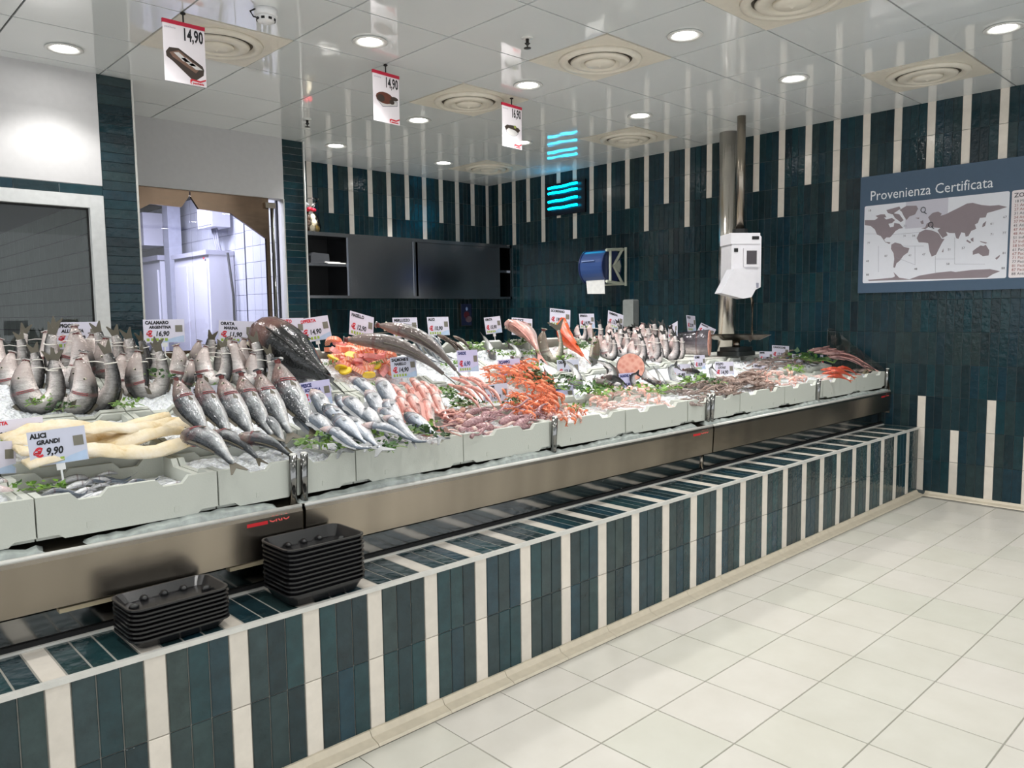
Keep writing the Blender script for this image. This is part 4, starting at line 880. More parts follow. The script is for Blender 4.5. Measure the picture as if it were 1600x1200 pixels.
T = {
 'bass': fish('bass', 'lift', 'long', .29, .2, SEABASS, FIN, gap=True, gill=True),
 'bass2': fish('bass2', 'bow', 'big', .33, .22, SEABASS, FIN, gill=True),
 'silver': fish('silver', 'bow', 'long', .20, .12, SILVER, FINS), 'silver2': fish('silver2', 'ess', 'long', .185, .11, SILVER, FINS), 'silverd': fish('silverd', 'flat', 'deep', .25, .14, fish_mat('dark_head_skin', (70, 80, 94), (190, 198, 208), (244, 244, 246), (46, 50, 58), metal=.15), FINS),
 'mullet': fish('mullet', 'ess', 'long', .13, .09, PINKF, FINP, True, 10, 8), 'slim': fish('slim', 'bow', 'eel', .1, .08, PINKF, FINP, True, 10, 7, .07, 0),
 'thin': fish('thin', 'ess', 'eel', .12, .08, THIN, FINS, True, 11, 7, .1, .02), 'brown': fish('brown', 'bow', 'eel', .15, .11, BROWNF, FIN, True, 11, 8, .1, .03),
 'hake': fish('hake', 'bow', 'long', .185, .14, HAKE, FIN, gap=True), 'grouper': fish('grouper', 'flat', 'big', .54, .4, MONK, FIND, True, 14, 14, .16, .05, True),
 'ring': fish('ring', 'ring', 'gape', .31, .2, CURL, FIN, True, 17, 10, .16, .03, True, True, True, .42), 'ringsil': fish('ringsil', 'ring', 'gape', .29, .19, CURLS, FIND, True, 15, 8, .14, .03, True, True, True, .42),
 'ringolive': fish('ringolive', 'ring', 'deep', .27, .18, OLIVE, FIN, True, 17, 10, .2, .04, True, False),
 'cbream': fish('cbream', 'ringflat', 'deep', .34, .18, BREAM, FIND, True, 15, 10, .17, .03, True), 'cdark': fish('cdark', 'ringflat', 'deep', .38, .2, DARKF, FIND, True, 15, 10, .17, .04),
 'pinkbream': fish('pinkbream', 'bow', 'deep', .34, .2, PINKBREAM, FINP), 'scorpion': fish('scorpion', 'lift', 'big', .30, .22, ORANGE, FINO, True, 13, 10, .15, .08, True),
 'small': fish('small', 'ess', 'eel', .15, .1, fish_mat('anchovy_skin', (96, 106, 118), (206, 210, 214), (236, 236, 238), (160, 160, 164), metal=.1), FINS, True, 9, 7, .12, 0), 'red': fish('red', 'bow', 'long', .2, .14, MULLETR, FINO, True, 10, 8, .14, .03),
 'grey': fish('grey', 'bow', 'eel', .1, .08, fish_mat('longfish_skin', (120, 86, 84), (182, 142, 136), (222, 196, 190)), FINP, True, 11, 7, .08, .02), 'dark': fish('dark', 'bow', 'long', .3, .18, DARKF, FIND, True, 13, 10, .16, .04, True),
}
NA = [0]
def put(tpl, head, tail, roll, label, cat='fish', group=None, name='fish', tw=0.):
    h, t = Vector(head), Vector(tail); X = t - h; L = X.length; X.normalize()
    Z = Vector((0, 0, 1)) - X * X.z; Z.normalize(); Y = Z.cross(X)
    M = Matrix((X, Y, Z)).transposed() @ Matrix.Rotation(math.radians(roll), 3, 'X')
    r = thing(name, label, cat, h, M.to_euler(), group); r.scale = (L, L, L)
    for nm, me in T[tpl]: link(nm, me, r)
    return r
def stand(tpl, p, hgt, rz, label, cat='fish', group=None, name='fish', rx=0.):
    rx = rx + math.radians((NA[0] * 37 % 31) - 17); NA[0] += 1
    r = thing(name, label, cat, p, (rx, 0, math.radians(rz)), group); s = hgt / .92; r.scale = (s * 1.15, s * 1.15, s)
    for nm, me in T[tpl]: link(nm, me, r)
    return r
def lay(tpl, p, size, rz, tilt, label, cat='fish', group=None, name='fish'):   # curled fish lying on its side / leaning
    r = thing(name, label, cat, p, (math.radians(tilt), 0, math.radians(rz)), group); r.scale = (size,) * 3
    for nm, me in T[tpl]: link(nm, me, r)
    return r
def nth(i, n):
    return 'leftmost' if i == 0 else 'rightmost' if i == n - 1 else ORD[i] + ' from the left'
def row(tpls, lst, roll, noun, place, group, name='fish', cat='fish'):
    for i, p in enumerate(lst):
        rl = roll if not isinstance(roll, (list, tuple)) else roll[i % len(roll)]
        put(tpls[i % len(tpls)], p[:3], p[3:6], rl, '%s, %s %s' % (noun, nth(i, len(lst)), place), cat, group, name)
# sea bass in the third front crate
row(['bass'], [(1.022,2.823,1.148,1.069,2.594,0.96), (1.104,2.831,1.146,1.135,2.572,0.959), (1.184,2.813,1.137,1.194,2.534,0.956), (1.257,2.823,1.14,1.26,2.538,0.956), (1.331,2.819,1.142,1.323,2.52,0.955), (1.424,2.857,1.164,1.402,2.488,0.963)], [100, 92, 98, 90, 96, 92], 'grey sea bass with raised head', 'in the upper bass row', 'sea bass with raised heads', 'sea_bass')
row(['bass2'], [(0.953,2.552,1.018,1.015,2.289,0.935), (1.045,2.573,1.005,1.14,2.383,0.925), (1.097,2.483,0.999,1.249,2.364,0.925), (1.272,2.727,1.029,1.291,2.507,0.924)], [95, 88, 98, 80], 'dark grey sea bass lying low', 'in the lower bass row', 'low row of sea bass', 'sea_bass')
row(['silver', 'silver2', 'silverd'], [(1.451,2.833,1.077,1.438,2.498,0.943), (1.554,2.816,1.101,1.537,2.485,0.932), (1.674,2.833,1.075,1.68,2.646,0.954), (1.822,2.966,1.127,1.835,2.675,0.966), (1.916,2.883,1.12,1.854,2.534,0.956), (1.516,2.526,1.022,1.472,2.182,0.935), (1.644,2.614,1.031,1.602,2.308,0.935), (1.785,2.644,1.047,1.69,2.296,0.935), (1.801,2.528,1.011,1.795,2.271,0.925), (1.442,2.658,1.022,1.423,2.353,0.925), (1.444,2.739,1.06,1.419,2.43,0.948), (1.527,2.672,1.058,1.516,2.391,0.945), (1.625,2.693,1.073,1.6,2.409,0.957), (1.75,2.72,1.087,1.701,2.398,0.956), (1.469,2.508,1.038,1.464,2.254,0.945), (1.665,2.511,1.038,1.644,2.257,0.945)], [112, 104, 118, 98], 'silver white sea bream', 'among the silver bream in the fourth crate', 'silver bream in the fourth crate', 'sea_bream')
row(['silver2', 'silver'], [(1.35,2.394,1.01,1.457,2.189,0.945), (1.503,2.379,1.008,1.64,2.217,0.945), (1.611,2.399,1.023,1.645,2.132,0.945)], [108, 112, 104], 'pink-headed white fish lying over the bream', 'at the crate edge', 'pink-headed fish at the crate edge', 'white_fish')
row(['mullet'], [(1.992,2.917,1.084,1.952,2.596,0.95), (2.087,2.963,1.086,2.082,2.729,0.97), (2.134,2.947,1.102,2.081,2.621,0.962), (2.178,2.938,1.087,2.159,2.673,0.956), (2.197,2.895,1.071,2.133,2.615,0.952), (1.982,2.76,1.049,1.886,2.392,0.936), (1.917,2.763,1.043,1.835,2.425,0.938), (1.981,2.667,1.028,1.844,2.301,0.935), (2.16,2.809,1.043,2.057,2.523,0.935), (1.869,2.631,1.009,1.794,2.315,0.925), (2.107,2.863,1.056,2.13,2.708,0.978), (1.962,2.845,1.057,1.943,2.645,0.974), (1.987,2.866,1.065,1.936,2.54,0.941), (2.08,2.91,1.066,2.061,2.666,0.96), (2.127,2.894,1.082,2.062,2.562,0.953), (2.17,2.884,1.067,2.137,2.611,0.946)], [80, 60, 100], 'small pink mullet', 'in the mullet crate behind the parsley', 'pink mullets', 'mullet')
row(['slim'], [(2.419,2.999,1.087,2.456,2.759,0.962), (2.496,3.023,1.087,2.526,2.809,0.977), (2.556,3.02,1.08,2.575,2.835,0.983), (2.366,2.905,1.055,2.344,2.668,0.955), (2.398,2.867,1.055,2.404,2.631,0.953), (2.541,2.948,1.056,2.54,2.751,0.961), (2.372,2.961,1.06,2.367,2.758,0.952), (2.529,2.895,1.047,2.493,2.682,0.946), (2.333,2.842,1.024,2.325,2.631,0.943)], [80, 60], 'slender pale pink fish', 'behind the long parsley sprig', 'slender pink fish', 'slender_fish')
row(['hake'], [(2.114,3.454,1.275,2.589,3.146,1.061), (2.329,3.485,1.346,2.64,3.124,1.066)], [92, 88], 'large silver hake with open mouth', 'of the two hakes above the orange slices', 'large hakes', 'hake')
row(['thin'], [(2.621,3.611,1.282,2.724,3.432,1.131), (2.66,3.603,1.281,2.745,3.412,1.123), (2.709,3.608,1.283,2.783,3.425,1.128), (2.749,3.606,1.279,2.817,3.421,1.127), (2.569,3.593,1.28,2.67,3.387,1.114), (2.656,3.568,1.253,2.723,3.363,1.105)], [60, 85], 'long thin silver fish', 'beside the hakes', 'thin silver fish', 'thin_fish')
row(['brown'], [(2.818,3.61,1.28,2.874,3.432,1.131), (2.839,3.572,1.254,2.911,3.408,1.122), (2.941,3.615,1.269,3.002,3.491,1.152)], [70], 'slender brown mottled fish', 'next to the thin silver fish', 'brown slender fish', 'brown_fish')
put('grouper', (1.763,3.669,1.318), (1.87,3.14,1.08), 48, 'very large dark grouper with reddish head lying among the curled bream', 'fish', None, 'grouper')
# curled bream in the two back crates on the left
RB = [(0.689,3.52,1.068,0.25), (0.717,3.33,1.031,0.26), (0.821,3.33,1.016,0.276), (0.916,3.33,1.021,0.292), (0.779,3.66,1.144,0.242), (0.857,3.66,1.128,0.289), (1.027,3.62,1.102,0.275), (1.062,3.42,1.047,0.244), (1.134,3.4,1.037,0.268), (1.239,3.5,1.065,0.252), (1.277,3.42,1.051,0.199), (1.409,3.42,1.063,0.25), (1.535,3.52,1.058,0.232), (1.563,3.42,1.05,0.281), (1.63,3.38,1.024,0.248), (1.463,3.66,1.109,0.217), (0.668,3.6,1.135,0.228), (0.864,3.5,1.106,0.284), (0.963,3.62,1.117,0.271), (1.06,3.56,1.087,0.273), (1.168,3.6,1.109,0.236), (1.552,3.64,1.092,0.256), (1.686,3.6,1.073,0.261)]
rot_ = [-20, -5, 150, -35, 170, 140, -10, -40, 15, 160, 90, -30, 150, -12, -45, 20, -20, 150, -30, 10, -50, 160, -20]
for i, (x, y, z, h) in enumerate(RB):
    stand('ring', (x, y, z), h * 1.04, rot_[i] - 10, 'curled sea bream tied with string, %s of those on the left' % (nth(sorted(q[0] for q in RB).index(x), len(RB))), group='curled tied bream', name='curled_bream')
RS = [(4.09,3.62,1.188,0.152), (4.233,3.62,1.128,0.236), (4.142,3.45,1.084,0.202), (4.317,3.52,1.091,0.245), (4.299,3.42,1.068,0.232), (4.396,3.4,1.046,0.252), (4.624,3.5,1.049,0.291), (4.536,3.36,1.022,0.247), (4.865,3.58,1.064,0.302), (4.714,3.4,1.02,0.272), (4.798,3.38,1.016,0.255), (4.924,3.4,1.019,0.231), (4.616,3.66,1.121,0.191), (4.518,3.66,1.153,0.217), (5.091,3.66,1.071,0.253), (4.104,3.38,1.062,0.191), (4.609,3.6,1.094,0.237), (4.908,3.66,1.079,0.287), (5.019,3.56,1.057,0.267), (4.558,3.32,1.004,0.219), (4.362,3.34,1.023,0.223)]
for i, (x, y, z, h) in enumerate(RS):
    stand('ringsil', (x, y, z), h, (-50, -20, -40, -70, -30)[i % 5], 'silver bass curled and tied, %s of the heap below the soap dispenser' % nth(sorted(q[0] for q in RS).index(x), len(RS)), group='curled silver bass below the soap dispenser', name='curled_bass')
stand('ringolive', (3.582,3.42,1.046,0.309)[:3], (3.582,3.42,1.046,0.309)[3], -30, 'olive grey bass curled upright between pink bream and orange scorpionfish', name='curled_bass')
stand('ringolive', (3.932,3.38,1.049,0.237)[:3], (3.932,3.38,1.049,0.237)[3], 60, 'olive grey bass with upright tail in front of the curled silver bass', name='curled_bass')
put('pinkbream', (3.461,3.72,1.332), (3.411,3.31,1.116), 66, 'large pale pink sea bream behind parsley right of the alcove wall', name='pink_bream')
put('pinkbream', (3.559,3.72,1.322), (3.508,3.437,1.163), 70, 'second pale pink sea bream half hidden behind the larger one', name='pink_bream')
put('scorpion', (3.857,3.643,1.299), (3.767,3.281,1.095), 50, 'bright orange scorpionfish lying head up beside the olive bass', name='scorpionfish')
for i, (p, sz, rz, tl, tp, lb) in enumerate((((3.152,3.544,1.202), .25, 40, 66, 'cbream', 'dark silver bream curled behind the price cards left of the pink bream'), ((3.287,3.456,1.16), .23, 20, 60, 'cbream', 'round grey bream curled in front of the large pink bream'),
      ((3.134,3.003,1.025), .24, 50, 62, 'cbream', 'silver bream curled upright right of the dark parsley'), ((3.361,3.055,1.048), .28, 20, 62, 'cbream', 'large round silver bream in the middle of the second row'),
      ((3.589,3.02,1.04), .30, -20, 55, 'cdark', 'blackish round bream on parsley beside the salmon steak'), ((3.974,2.949,1.012), .34, 60, 62, 'cdark', 'dark green fish arched over ice behind a price card'), ((4.002,2.895,0.989), .22, 30, 64, 'cbream', 'small silver bream below the dark arched fish'),
      ((4.163,2.855,0.988), .30, 70, 62, 'cbream', 'silver bream half hidden by the card right of the dark arched fish'), ((4.399,2.877,0.989), .28, 40, 60, 'cdark', 'dark bream curled behind the small card below the swordfish'), ((3.621,2.953,1.003), .24, 10, 60, 'cbream', 'silver bream lying between the black bream and the salmon steak'),
      ((4.525,2.811,0.967), .26, 55, 60, 'cbream', 'grey bream in front of the white scale board'), ((3.763,2.862,0.975), .24, 80, 62, 'cdark', 'dark small bream right beside the salmon steak card'))):
    lay(tp, p, sz, rz, tl, lb, name='curled_bream' if tp == 'cbream' else 'curled_fish')
row(['dark'], [(3.492,2.923,1.02,3.666,2.859,0.959), (3.709,2.802,1.005,3.725,2.677,0.936), (4.256,2.889,1.022,4.4,2.78,0.944)], [70], 'dark fish tail on ice', 'near the salmon steak', 'dark fish in the second row', 'dark_fish')
row(['grey'], [(5.898,2.854,1.074,6.387,2.605,0.941), (5.867,2.788,1.067,6.244,2.498,0.943), (5.868,2.726,1.059,6.151,2.412,0.937), (5.9,2.71,1.033,6.076,2.411,0.927), (5.963,2.688,1.021,6.136,2.377,0.925)], [80], 'long pinkish grey fish', 'at the far right end of the counter', 'long fish at the right end', 'long_fish')
row(['red'], [(5.347,2.491,0.976,5.403,2.334,0.935), (5.412,2.484,0.981,5.529,2.352,0.935), (5.221,2.423,0.96,5.325,2.282,0.925), (5.226,2.372,0.975,5.342,2.237,0.935), (5.55,2.482,0.964,5.776,2.401,0.926), (5.088,2.326,0.951,5.196,2.201,0.925)], [80, 60], 'bright red mullet', 'in the red heap at the right end', 'red mullets at the right end', 'red_mullet')
# ---------------------------------------------------------------- fillets, slices, steaks
COD = N('salt_cod'); _c = COD.coords(); _f = COD.noise(_c, 9, 5, .7); COD.l(COD.ramp(_f, [(.3, lin((198, 166, 108))), (.45, lin((222, 204, 166))), (.7, lin((232, 222, 204)))]), COD.b.inputs['Base Color']); COD.set(Roughness=.55); COD.bump(_f, .5, .01); COD = COD.m
def slab_mesh(L, W, Th, mat, nm, curl=0.0, seed=0):
    b = MB(); nx, ny = 14, 5; rn = random.Random(seed); vs = []
    for side in (1, -1):
        for i in range(nx + 1):
            t = i / nx; wv = W * (.75 + .3 * math.sin(3.1 * t + .3) + .06 * rn.uniform(-1, 1)); z0 = .02 * math.sin(t * 7 + seed)
            for j in range(ny + 1):
                u = j / ny * 2 - 1; th = Th * (1 - .75 * u * u) * (.5 + .5 * math.sin(3.14 * min(1, max(.05, t)))) if side > 0 else 0
                vs.append((L * t, wv / 2 * u, th + z0 + .008 * rn.uniform(-1, 1) * (side > 0)))
    n = (nx + 1) * (ny + 1); k = ny + 1
    fs = [(i * k + j, (i + 1) * k + j, (i + 1) * k + j + 1, i * k + j + 1) for i in range(nx) for j in range(ny)]
    fs += [(n + i * k + j + 1, n + (i + 1) * k + j + 1, n + (i + 1) * k + j, n + i * k + j) for i in range(nx) for j in range(ny)]
    ed = [i * k for i in range(nx + 1)] + [nx * k + j for j in range(1, k)] + [i * k + ny for i in range(nx - 1, -1, -1)] + [j for j in range(ny - 1, 0, -1)]
    fs += [(ed[(q + 1) % len(ed)], ed[q], n + ed[q], n + ed[(q + 1) % len(ed)]) for q in range(len(ed))]
    return b.add(vs, fs).mesh(nm, mat, True)
cods = [slab_mesh(.56, .085, .034, COD, 'salt_cod_fillet', seed=s) for s in range(3)]
ORG = flat('cod_edge', (214, 150, 74), .4, var=.3)
for i, (p, rz, lb) in enumerate((((0.518,2.943,1.01), .17, 'rearmost salt cod fillet behind the price cards'), ((0.515,2.838,0.994), .15, 'second salt cod fillet from the back, with orange edge'), ((0.521,2.773,0.973), .13, 'third salt cod fillet from the back'), ((0.528,2.692,0.957), .12, 'front salt cod fillet next to the anchovy crate'), ((0.696,2.809,1.012), .2, 'short salt cod fillet resting on top of the pile'))):
    o = link('salt_cod_fillet', cods[i % 3], None, p, (.18, 0, rz)); tag(o, 'long pale yellow ' + lb, 'fish fillet', 'salt cod fillets')
SALM = N('salmon_flesh'); _c = SALM.coords(); _w = SALM.n('ShaderNodeTexWave'); _w.inputs['Scale'].default_value = 26; _w.inputs['Distortion'].default_value = 3; SALM.l(_c, _w.inputs['Vector']); SALM.l(SALM.ramp(_w.outputs['Fac'], [(.2, lin((236, 136, 104))), (.8, lin((247, 198, 174)))]), SALM.b.inputs['Base Color']); SALM.set(Roughness=.3); SALM = SALM.m
SALM2 = flat('pink_flesh', (236, 152, 148), .3, var=.25, scale=40)
def slice_mesh(mat, seed):
    b = MB(); rn = random.Random(seed); R_ = .05; poly = []
    a0, a1 = 20, 215 + 30 * rn.random()
    out = [(R_ * math.cos(math.radians(a0 + (a1 - a0) * i / 9)), R_ * .8 * math.sin(math.radians(a0 + (a1 - a0) * i / 9))) for i in range(10)]
    inn = [(R_ * .45 * math.cos(math.radians(a1 - (a1 - a0) * i / 9)), R_ * .32 * math.sin(math.radians(a1 - (a1 - a0) * i / 9))) for i in range(10)]
    b.prism(out + inn, (0, 0, 0), (1, 0, 0), (0, 1, 0), (0, 0, .022)); return b.mesh('fish_slice', [mat])
SL = [slice_mesh(SALM, 1), slice_mesh(SALM, 2), slice_mesh(SALM2, 3)]
LEM = [flat('lemon_rind', (226, 186, 30), .35), flat('lemon_flesh', (240, 214, 90), .3)]
lm_ = MB(); lm_.tube([(0, 0, 0), (0, 0, .008)], .032, 14, 0); lm_.tube([(0, 0, .0082), (0, 0, .0088)], .027, 14, 1); lm_ = lm_.mesh('lemon_slice', LEM)
def bil(c, u, v):
    a, b, d, e = [Vector(p) for p in c]; return (a * (1 - u) + b * u) * (1 - v) + (e * (1 - u) + d * u) * v
SALREG = [(2.168,3.72,1.211),(2.547,3.72,1.232),(2.325,3.313,1.057),(2.05,3.402,1.09)]
k = 0
for j in range(6):
    for i in range(9):
        p = bil(SALREG, (i + .5 + random.uniform(-.3, .3)) / 9, (j + .5 + random.uniform(-.3, .3)) / 6); p.z += .018 + random.uniform(0, .03)
        o = link('fish_slice', SL[(i * 2 + j) % 3], None, p, (.3 + random.uniform(-.5, .5), random.uniform(-.5, .5), random.uniform(0, 6.28)), random.uniform(.85, 1.25)); tag(o, 'curled orange-pink salmon slice in the heap with lemon behind the silver bream', 'fish slice', 'salmon slices with lemon')
for i, (p, wh) in enumerate((((2.172,3.51,1.19), 'upper left'), ((2.28,3.533,1.198), 'upper right'), ((2.034,3.38,1.137), 'left'), ((2.123,3.268,1.102), 'lower right'), ((2.27,3.584,1.207), 'topmost'), ((2.047,3.36,1.124), 'lower left'), ((2.235,3.384,1.138), 'far right'), ((2.069,3.514,1.181), 'far left'))):
    o = link('lemon_slice', lm_, None, p, (.5, .2 * (i % 3 - 1), i)); tag(o, 'yellow lemon slice, %s of those on the salmon heap' % wh, 'lemon slice', 'lemon slices')
SALSKIN = flat('steak_skin', (90, 84, 84), .3); STK = N('steak_flesh'); _c = STK.coords(); _v = STK.n('ShaderNodeTexVoronoi'); _v.inputs['Scale'].default_value = 34; STK.l(_c, _v.inputs['Vector']); STK.l(STK.ramp(_v.outputs['Distance'], [(.1, lin((206, 128, 110))), (.6, lin((226, 168, 150)))]), STK.b.inputs['Base Color']); STK.set(Roughness=.32); STK = STK.m
ss_ = thing('salmon_steak', 'round pink salmon steak standing on edge in the second row', 'fish steak', (3.837,2.992,1.058), (math.radians(78), 0, math.radians(-40)))
obj('flesh', MB().tube([(0, 0, -.012), (0, 0, .014)], .085, 20), STK, ss_); obj('skin', MB().lathe([(.085, -.013), (.089, -.01), (.089, .01), (.085, .013)], (0, 0, 0), 20), SALSKIN, ss_, smooth=True)
sw = thing('swordfish_trunk', 'thick dark swordfish trunk with pink cut face on the white board', 'fish', (5.295,3.36,1.051), (0, 0, math.radians(112)))
b = MB(); b.tube([(0, 0, .1), (.12, 0, .1), (.3, 0, .095), (.5, 0, .08)], lambda t: .105 - .035 * t, 16, 0); b.v = [(x, y * .72, z) for x, y, z in b.v]
SWD = fish_mat('sword_skin', (44, 42, 48), (110, 104, 110), (196, 186, 186)); o = link('trunk', b.mesh('trunk', SWD, True, True), sw)
b = MB(); b.tube([(-.006, 0, .1), (.004, 0, .1)], .1, 20); b.v = [(x, y * .71, z) for x, y, z in b.v]; obj('cut_face', b, STK, sw)
b = MB(); b.tube([(-.0075, 0, .11), (-.004, 0, .11)], .022, 12); obj('spine_bone', b, flat('bone_pink', (226, 190, 178), .4), sw)
# ---------------------------------------------------------------- heaps of shellfish, prawns, squid
def wet(name, a, b_, rough=.22, scale=14):
    n = N(name); f = n.noise(n.coords(), scale, 4, .6); oi = n.n('ShaderNodeObjectInfo')
    c = n.ramp(f, [(.3, lin(a)), (.7, lin(b_))]); h = n.n('ShaderNodeHueSaturation'); mr = n.n('ShaderNodeMapRange', i_3=.75, i_4=1.2); n.l(oi.outputs['Random'], mr.inputs[0]); n.l(mr.outputs[0], h.inputs['Value']); n.l(c, h.inputs['Color'])
    n.l(h.outputs[0], n.b.inputs['Base Color']); n.set(Roughness=rough, Specular_IOR_Level=.6); return n.m
PRAWN = wet('prawn_orange', (222, 92, 56), (242, 160, 116)); PRAWNP = wet('prawn_pink', (232, 168, 150), (244, 208, 194)); PURPLE = wet('squid_purple', (120, 74, 88), (206, 168, 166), .18, 20); PALEP = wet('squid_pale', (206, 160, 152), (240, 222, 214), .2)
OCTO = wet('octopus_brown', (92, 74, 66), (170, 146, 134), .2, 24); GREYS = wet('shell_grey', (74, 62, 60), (176, 158, 150), .2, 18); OLV = wet('shell_olive', (84, 78, 54), (150, 136, 106), .3, 20)
def prawn_mesh(mat, claws=True):
    b = MB(); pts = [(.40 * math.cos(a) - .40, 0, .26 * math.sin(a)) for a in [math.radians(90 - 16 * i) for i in range(9)]]
    pts = [(x + .4, y, z) for x, y, z in pts]; b.tube(pts, lambda t: (.085 if claws else .12) * (1 - .6 * t) * (.55 if t == 0 else 1), 7)
    e = Vector(pts[-1])
    for s in (-1, 0, 1): b.prism([(0, -.03), (.12, -.05 + .09 * s), (.14, .0 + .09 * s), (.10, .05 + .09 * s), (0, .03)], e, (.5, 0, -.85), (0, 1, 0), (.01, 0, .005))
    h = Vector(pts[0])
    if claws:
        for s in (-1, 1):
            b.tube([h, h + Vector((-.16, .09 * s, .02)), h + Vector((-.36, .07 * s, -.02))], .022, 5); b.ball(h + Vector((-.46, .06 * s, -.03)), (.11, .03, .03), 6, 4)
    for s in (-1, 1): b.tube([h, h + Vector((-.25, .14 * s, .1)), h + Vector((-.4, .3 * s, .02))], .007, 4)
    for i in range(4):
        for s in (-1, 1): b.tube([Vector(pts[1 + i]) + Vector((-.03, .03 * s, -.03)), Vector(pts[1 + i]) + Vector((-.07, .12 * s, -.16))], .009, 4)
    b.ball(h + Vector((-.01, .05, .03)), .018, 5, 4, 1); b.ball(h + Vector((-.01, -.05, .03)), .018, 5, 4, 1)
    return b.mesh('prawn', [mat, EYEB], True)
def strand_mesh(mat, seed, r=.06):
    rn = random.Random(seed); b = MB(); pts = []; y = z = 0
    for i in range(8): y += rn.uniform(-.06, .06); z = .05 * math.sin(i * 1.1 + seed); pts.append((i / 7, y, z))
    b.tube(pts, lambda t: r * (1 - .55 * t) * (.75 + .25 * math.sin(t * 9 + seed)), 7); return b.mesh('squid', mat, True)
def squid_mesh(mat, seed):
    rn = random.Random(seed); b = MB(); b.tube([(0, 0, 0), (.1, 0, .01), (.3, .01, .02), (.5, 0, .01), (.56, 0, 0)], lambda t: .11 * math.sin(.35 + 2.2 * t), 8)
    b.prism([(0, 0), (.14, .13), (.22, .05), (.22, -.05), (.14, -.13)], (-.02, 0, .01), (1, 0, 0), (0, 1, 0), (0, 0, .012))
    b.ball((.6, 0, 0), (.07, .07, .06), 8, 5)
    for i in range(7):
        a = (i - 3) * .16; pts = [(.62 + .38 * t * math.cos(a), .05 * (i - 3) / 3 + .38 * t * math.sin(a) + .03 * math.sin(7 * t + i), .03 * math.sin(5 * t + i + seed)) for t in (0, .25, .5, .75, 1)]
        b.tube(pts, lambda t: .028 * (1.1 - t), 5)
    return b.mesh('squid', mat, True)
def octo_mesh(mat, seed):
    rn = random.Random(seed); b = MB(); b.ball((0, 0, .09), (.17, .13, .12), 10, 7)
    for i in range(8):
        a = i * .785 + rn.uniform(-.2, .2); k = rn.uniform(1.5, 3)
        b.tube([(.1 * math.cos(a) + t * .5 * math.cos(a + k * t * .5), .1 * math.sin(a) + t * .5 * math.sin(a + k * t * .5), .05 + .06 * math.sin(4 * t + i)) for t in (0, .2, .4, .6, .8, 1)], lambda t: .05 * (1.1 - t), 6)
    return b.mesh('octopus', mat, True)
def shell_mesh(mat, seed):
    b = MB(); b.tube([(0, 0, 0), (.1, 0, .03), (.5, .06, .07), (.9, 0, .03), (1, -.02, 0)], lambda t: .10 * math.sin(.3 + 2.5 * t), 8, sq=.6)
    for i in range(7): b.tube([(.16 + .1 * i, -.09, .03), (.16 + .1 * i, .0, .115), (.16 + .1 * i, .12, .04)], .008, 4)
    return b.mesh('shellfish', mat, True)
def heap(meshes, region, n, size, thick, direc, spread, label, cat, group, name, tiltx=.15, lift=.012):
    rn = random.Random(len(label) * 7 + n)
    for i in range(n):
        u, v = rn.random(), rn.random(); p = bil(region, u, v); c = 1 - max(abs(2 * u - 1), abs(2 * v - 1)) ** 2
        p.z += lift + thick * c * rn.random(); p.x = min(p.x, XR - .17)
        o = link(name, meshes[i % len(meshes)], None, p, (tiltx + rn.uniform(-.35, .35), rn.uniform(-.25, .25), math.radians(direc + rn.uniform(-spread, spread))), size * rn.uniform(.8, 1.2))
        tag(o, label, cat, group)
PM, PP = [prawn_mesh(PRAWN)], [prawn_mesh(PRAWNP, False), prawn_mesh(PRAWN, False)]
heap(PM, [(2.876,3.292,1.049),(3.393,3.402,1.09),(2.676,2.524,0.905),(2.417,2.542,0.906)], 85, .105, .06, -40, 70, 'orange langoustine in the big heap behind the grey price card', 'langoustine', 'heap of orange langoustines', 'langoustine')
heap(PM, [(3.186,3.206,1.026),(3.239,3.145,1.011),(2.871,2.646,0.914),(2.589,2.524,0.905)], 28, .10, .03, -50, 40, 'orange langoustine on the right slope of the heap by the parsley', 'langoustine', 'langoustines by the parsley', 'langoustine')
heap([PP[1], PP[0]], [(2.614,2.565,0.908),(2.939,2.691,0.917),(2.826,2.43,0.898),(2.492,2.335,0.895)], 46, .06, .02, 10, 180, 'small orange shrimp beside the empty crate end', 'shrimp', 'small orange shrimps', 'shrimp')
SQ = [strand_mesh(PURPLE, s) for s in range(3)] + [strand_mesh(PALEP, 8), squid_mesh(PURPLE, 1)]
heap(SQ, [(2.119,2.733,0.92),(2.824,2.761,0.922),(2.515,2.444,0.899),(1.95,2.322,0.895)], 58, .17, .045, 8, 22, 'purple pink squid strip in the low heap in front of the langoustines', 'squid', 'purple squid heap', 'squid')
heap([squid_mesh(PALEP, 3), strand_mesh(PALEP, 5), PP[0]], [(2.228,2.911,0.953),(2.362,2.874,0.943),(2.23,2.524,0.905),(1.972,2.444,0.899)], 22, .10, .02, 30, 120, 'small pale pink squid beside the pink mullets', 'squid', 'small pale squids', 'squid')
heap([strand_mesh(FINP, 3, .03), strand_mesh(PRAWN, 4, .03)], [(2.26,2.902,0.95),(2.399,2.939,0.959),(2.288,2.804,0.926),(2.176,2.768,0.922)], 5, .09, .02, -60, 60, 'coral pink tentacle between the mullets and the squid', 'tentacle', 'coral tentacles', 'tentacle')
heap([PP[0], squid_mesh(PALEP, 6), strand_mesh(PALEP, 7)], [(3.157,2.741,0.921),(3.824,2.86,0.94),(3.448,2.428,0.898),(3.002,2.44,0.899)], 62, .085, .035, 0, 180, 'small pale pink prawn in the crate right of the empty one', 'prawn', 'pale pink prawns', 'prawn')
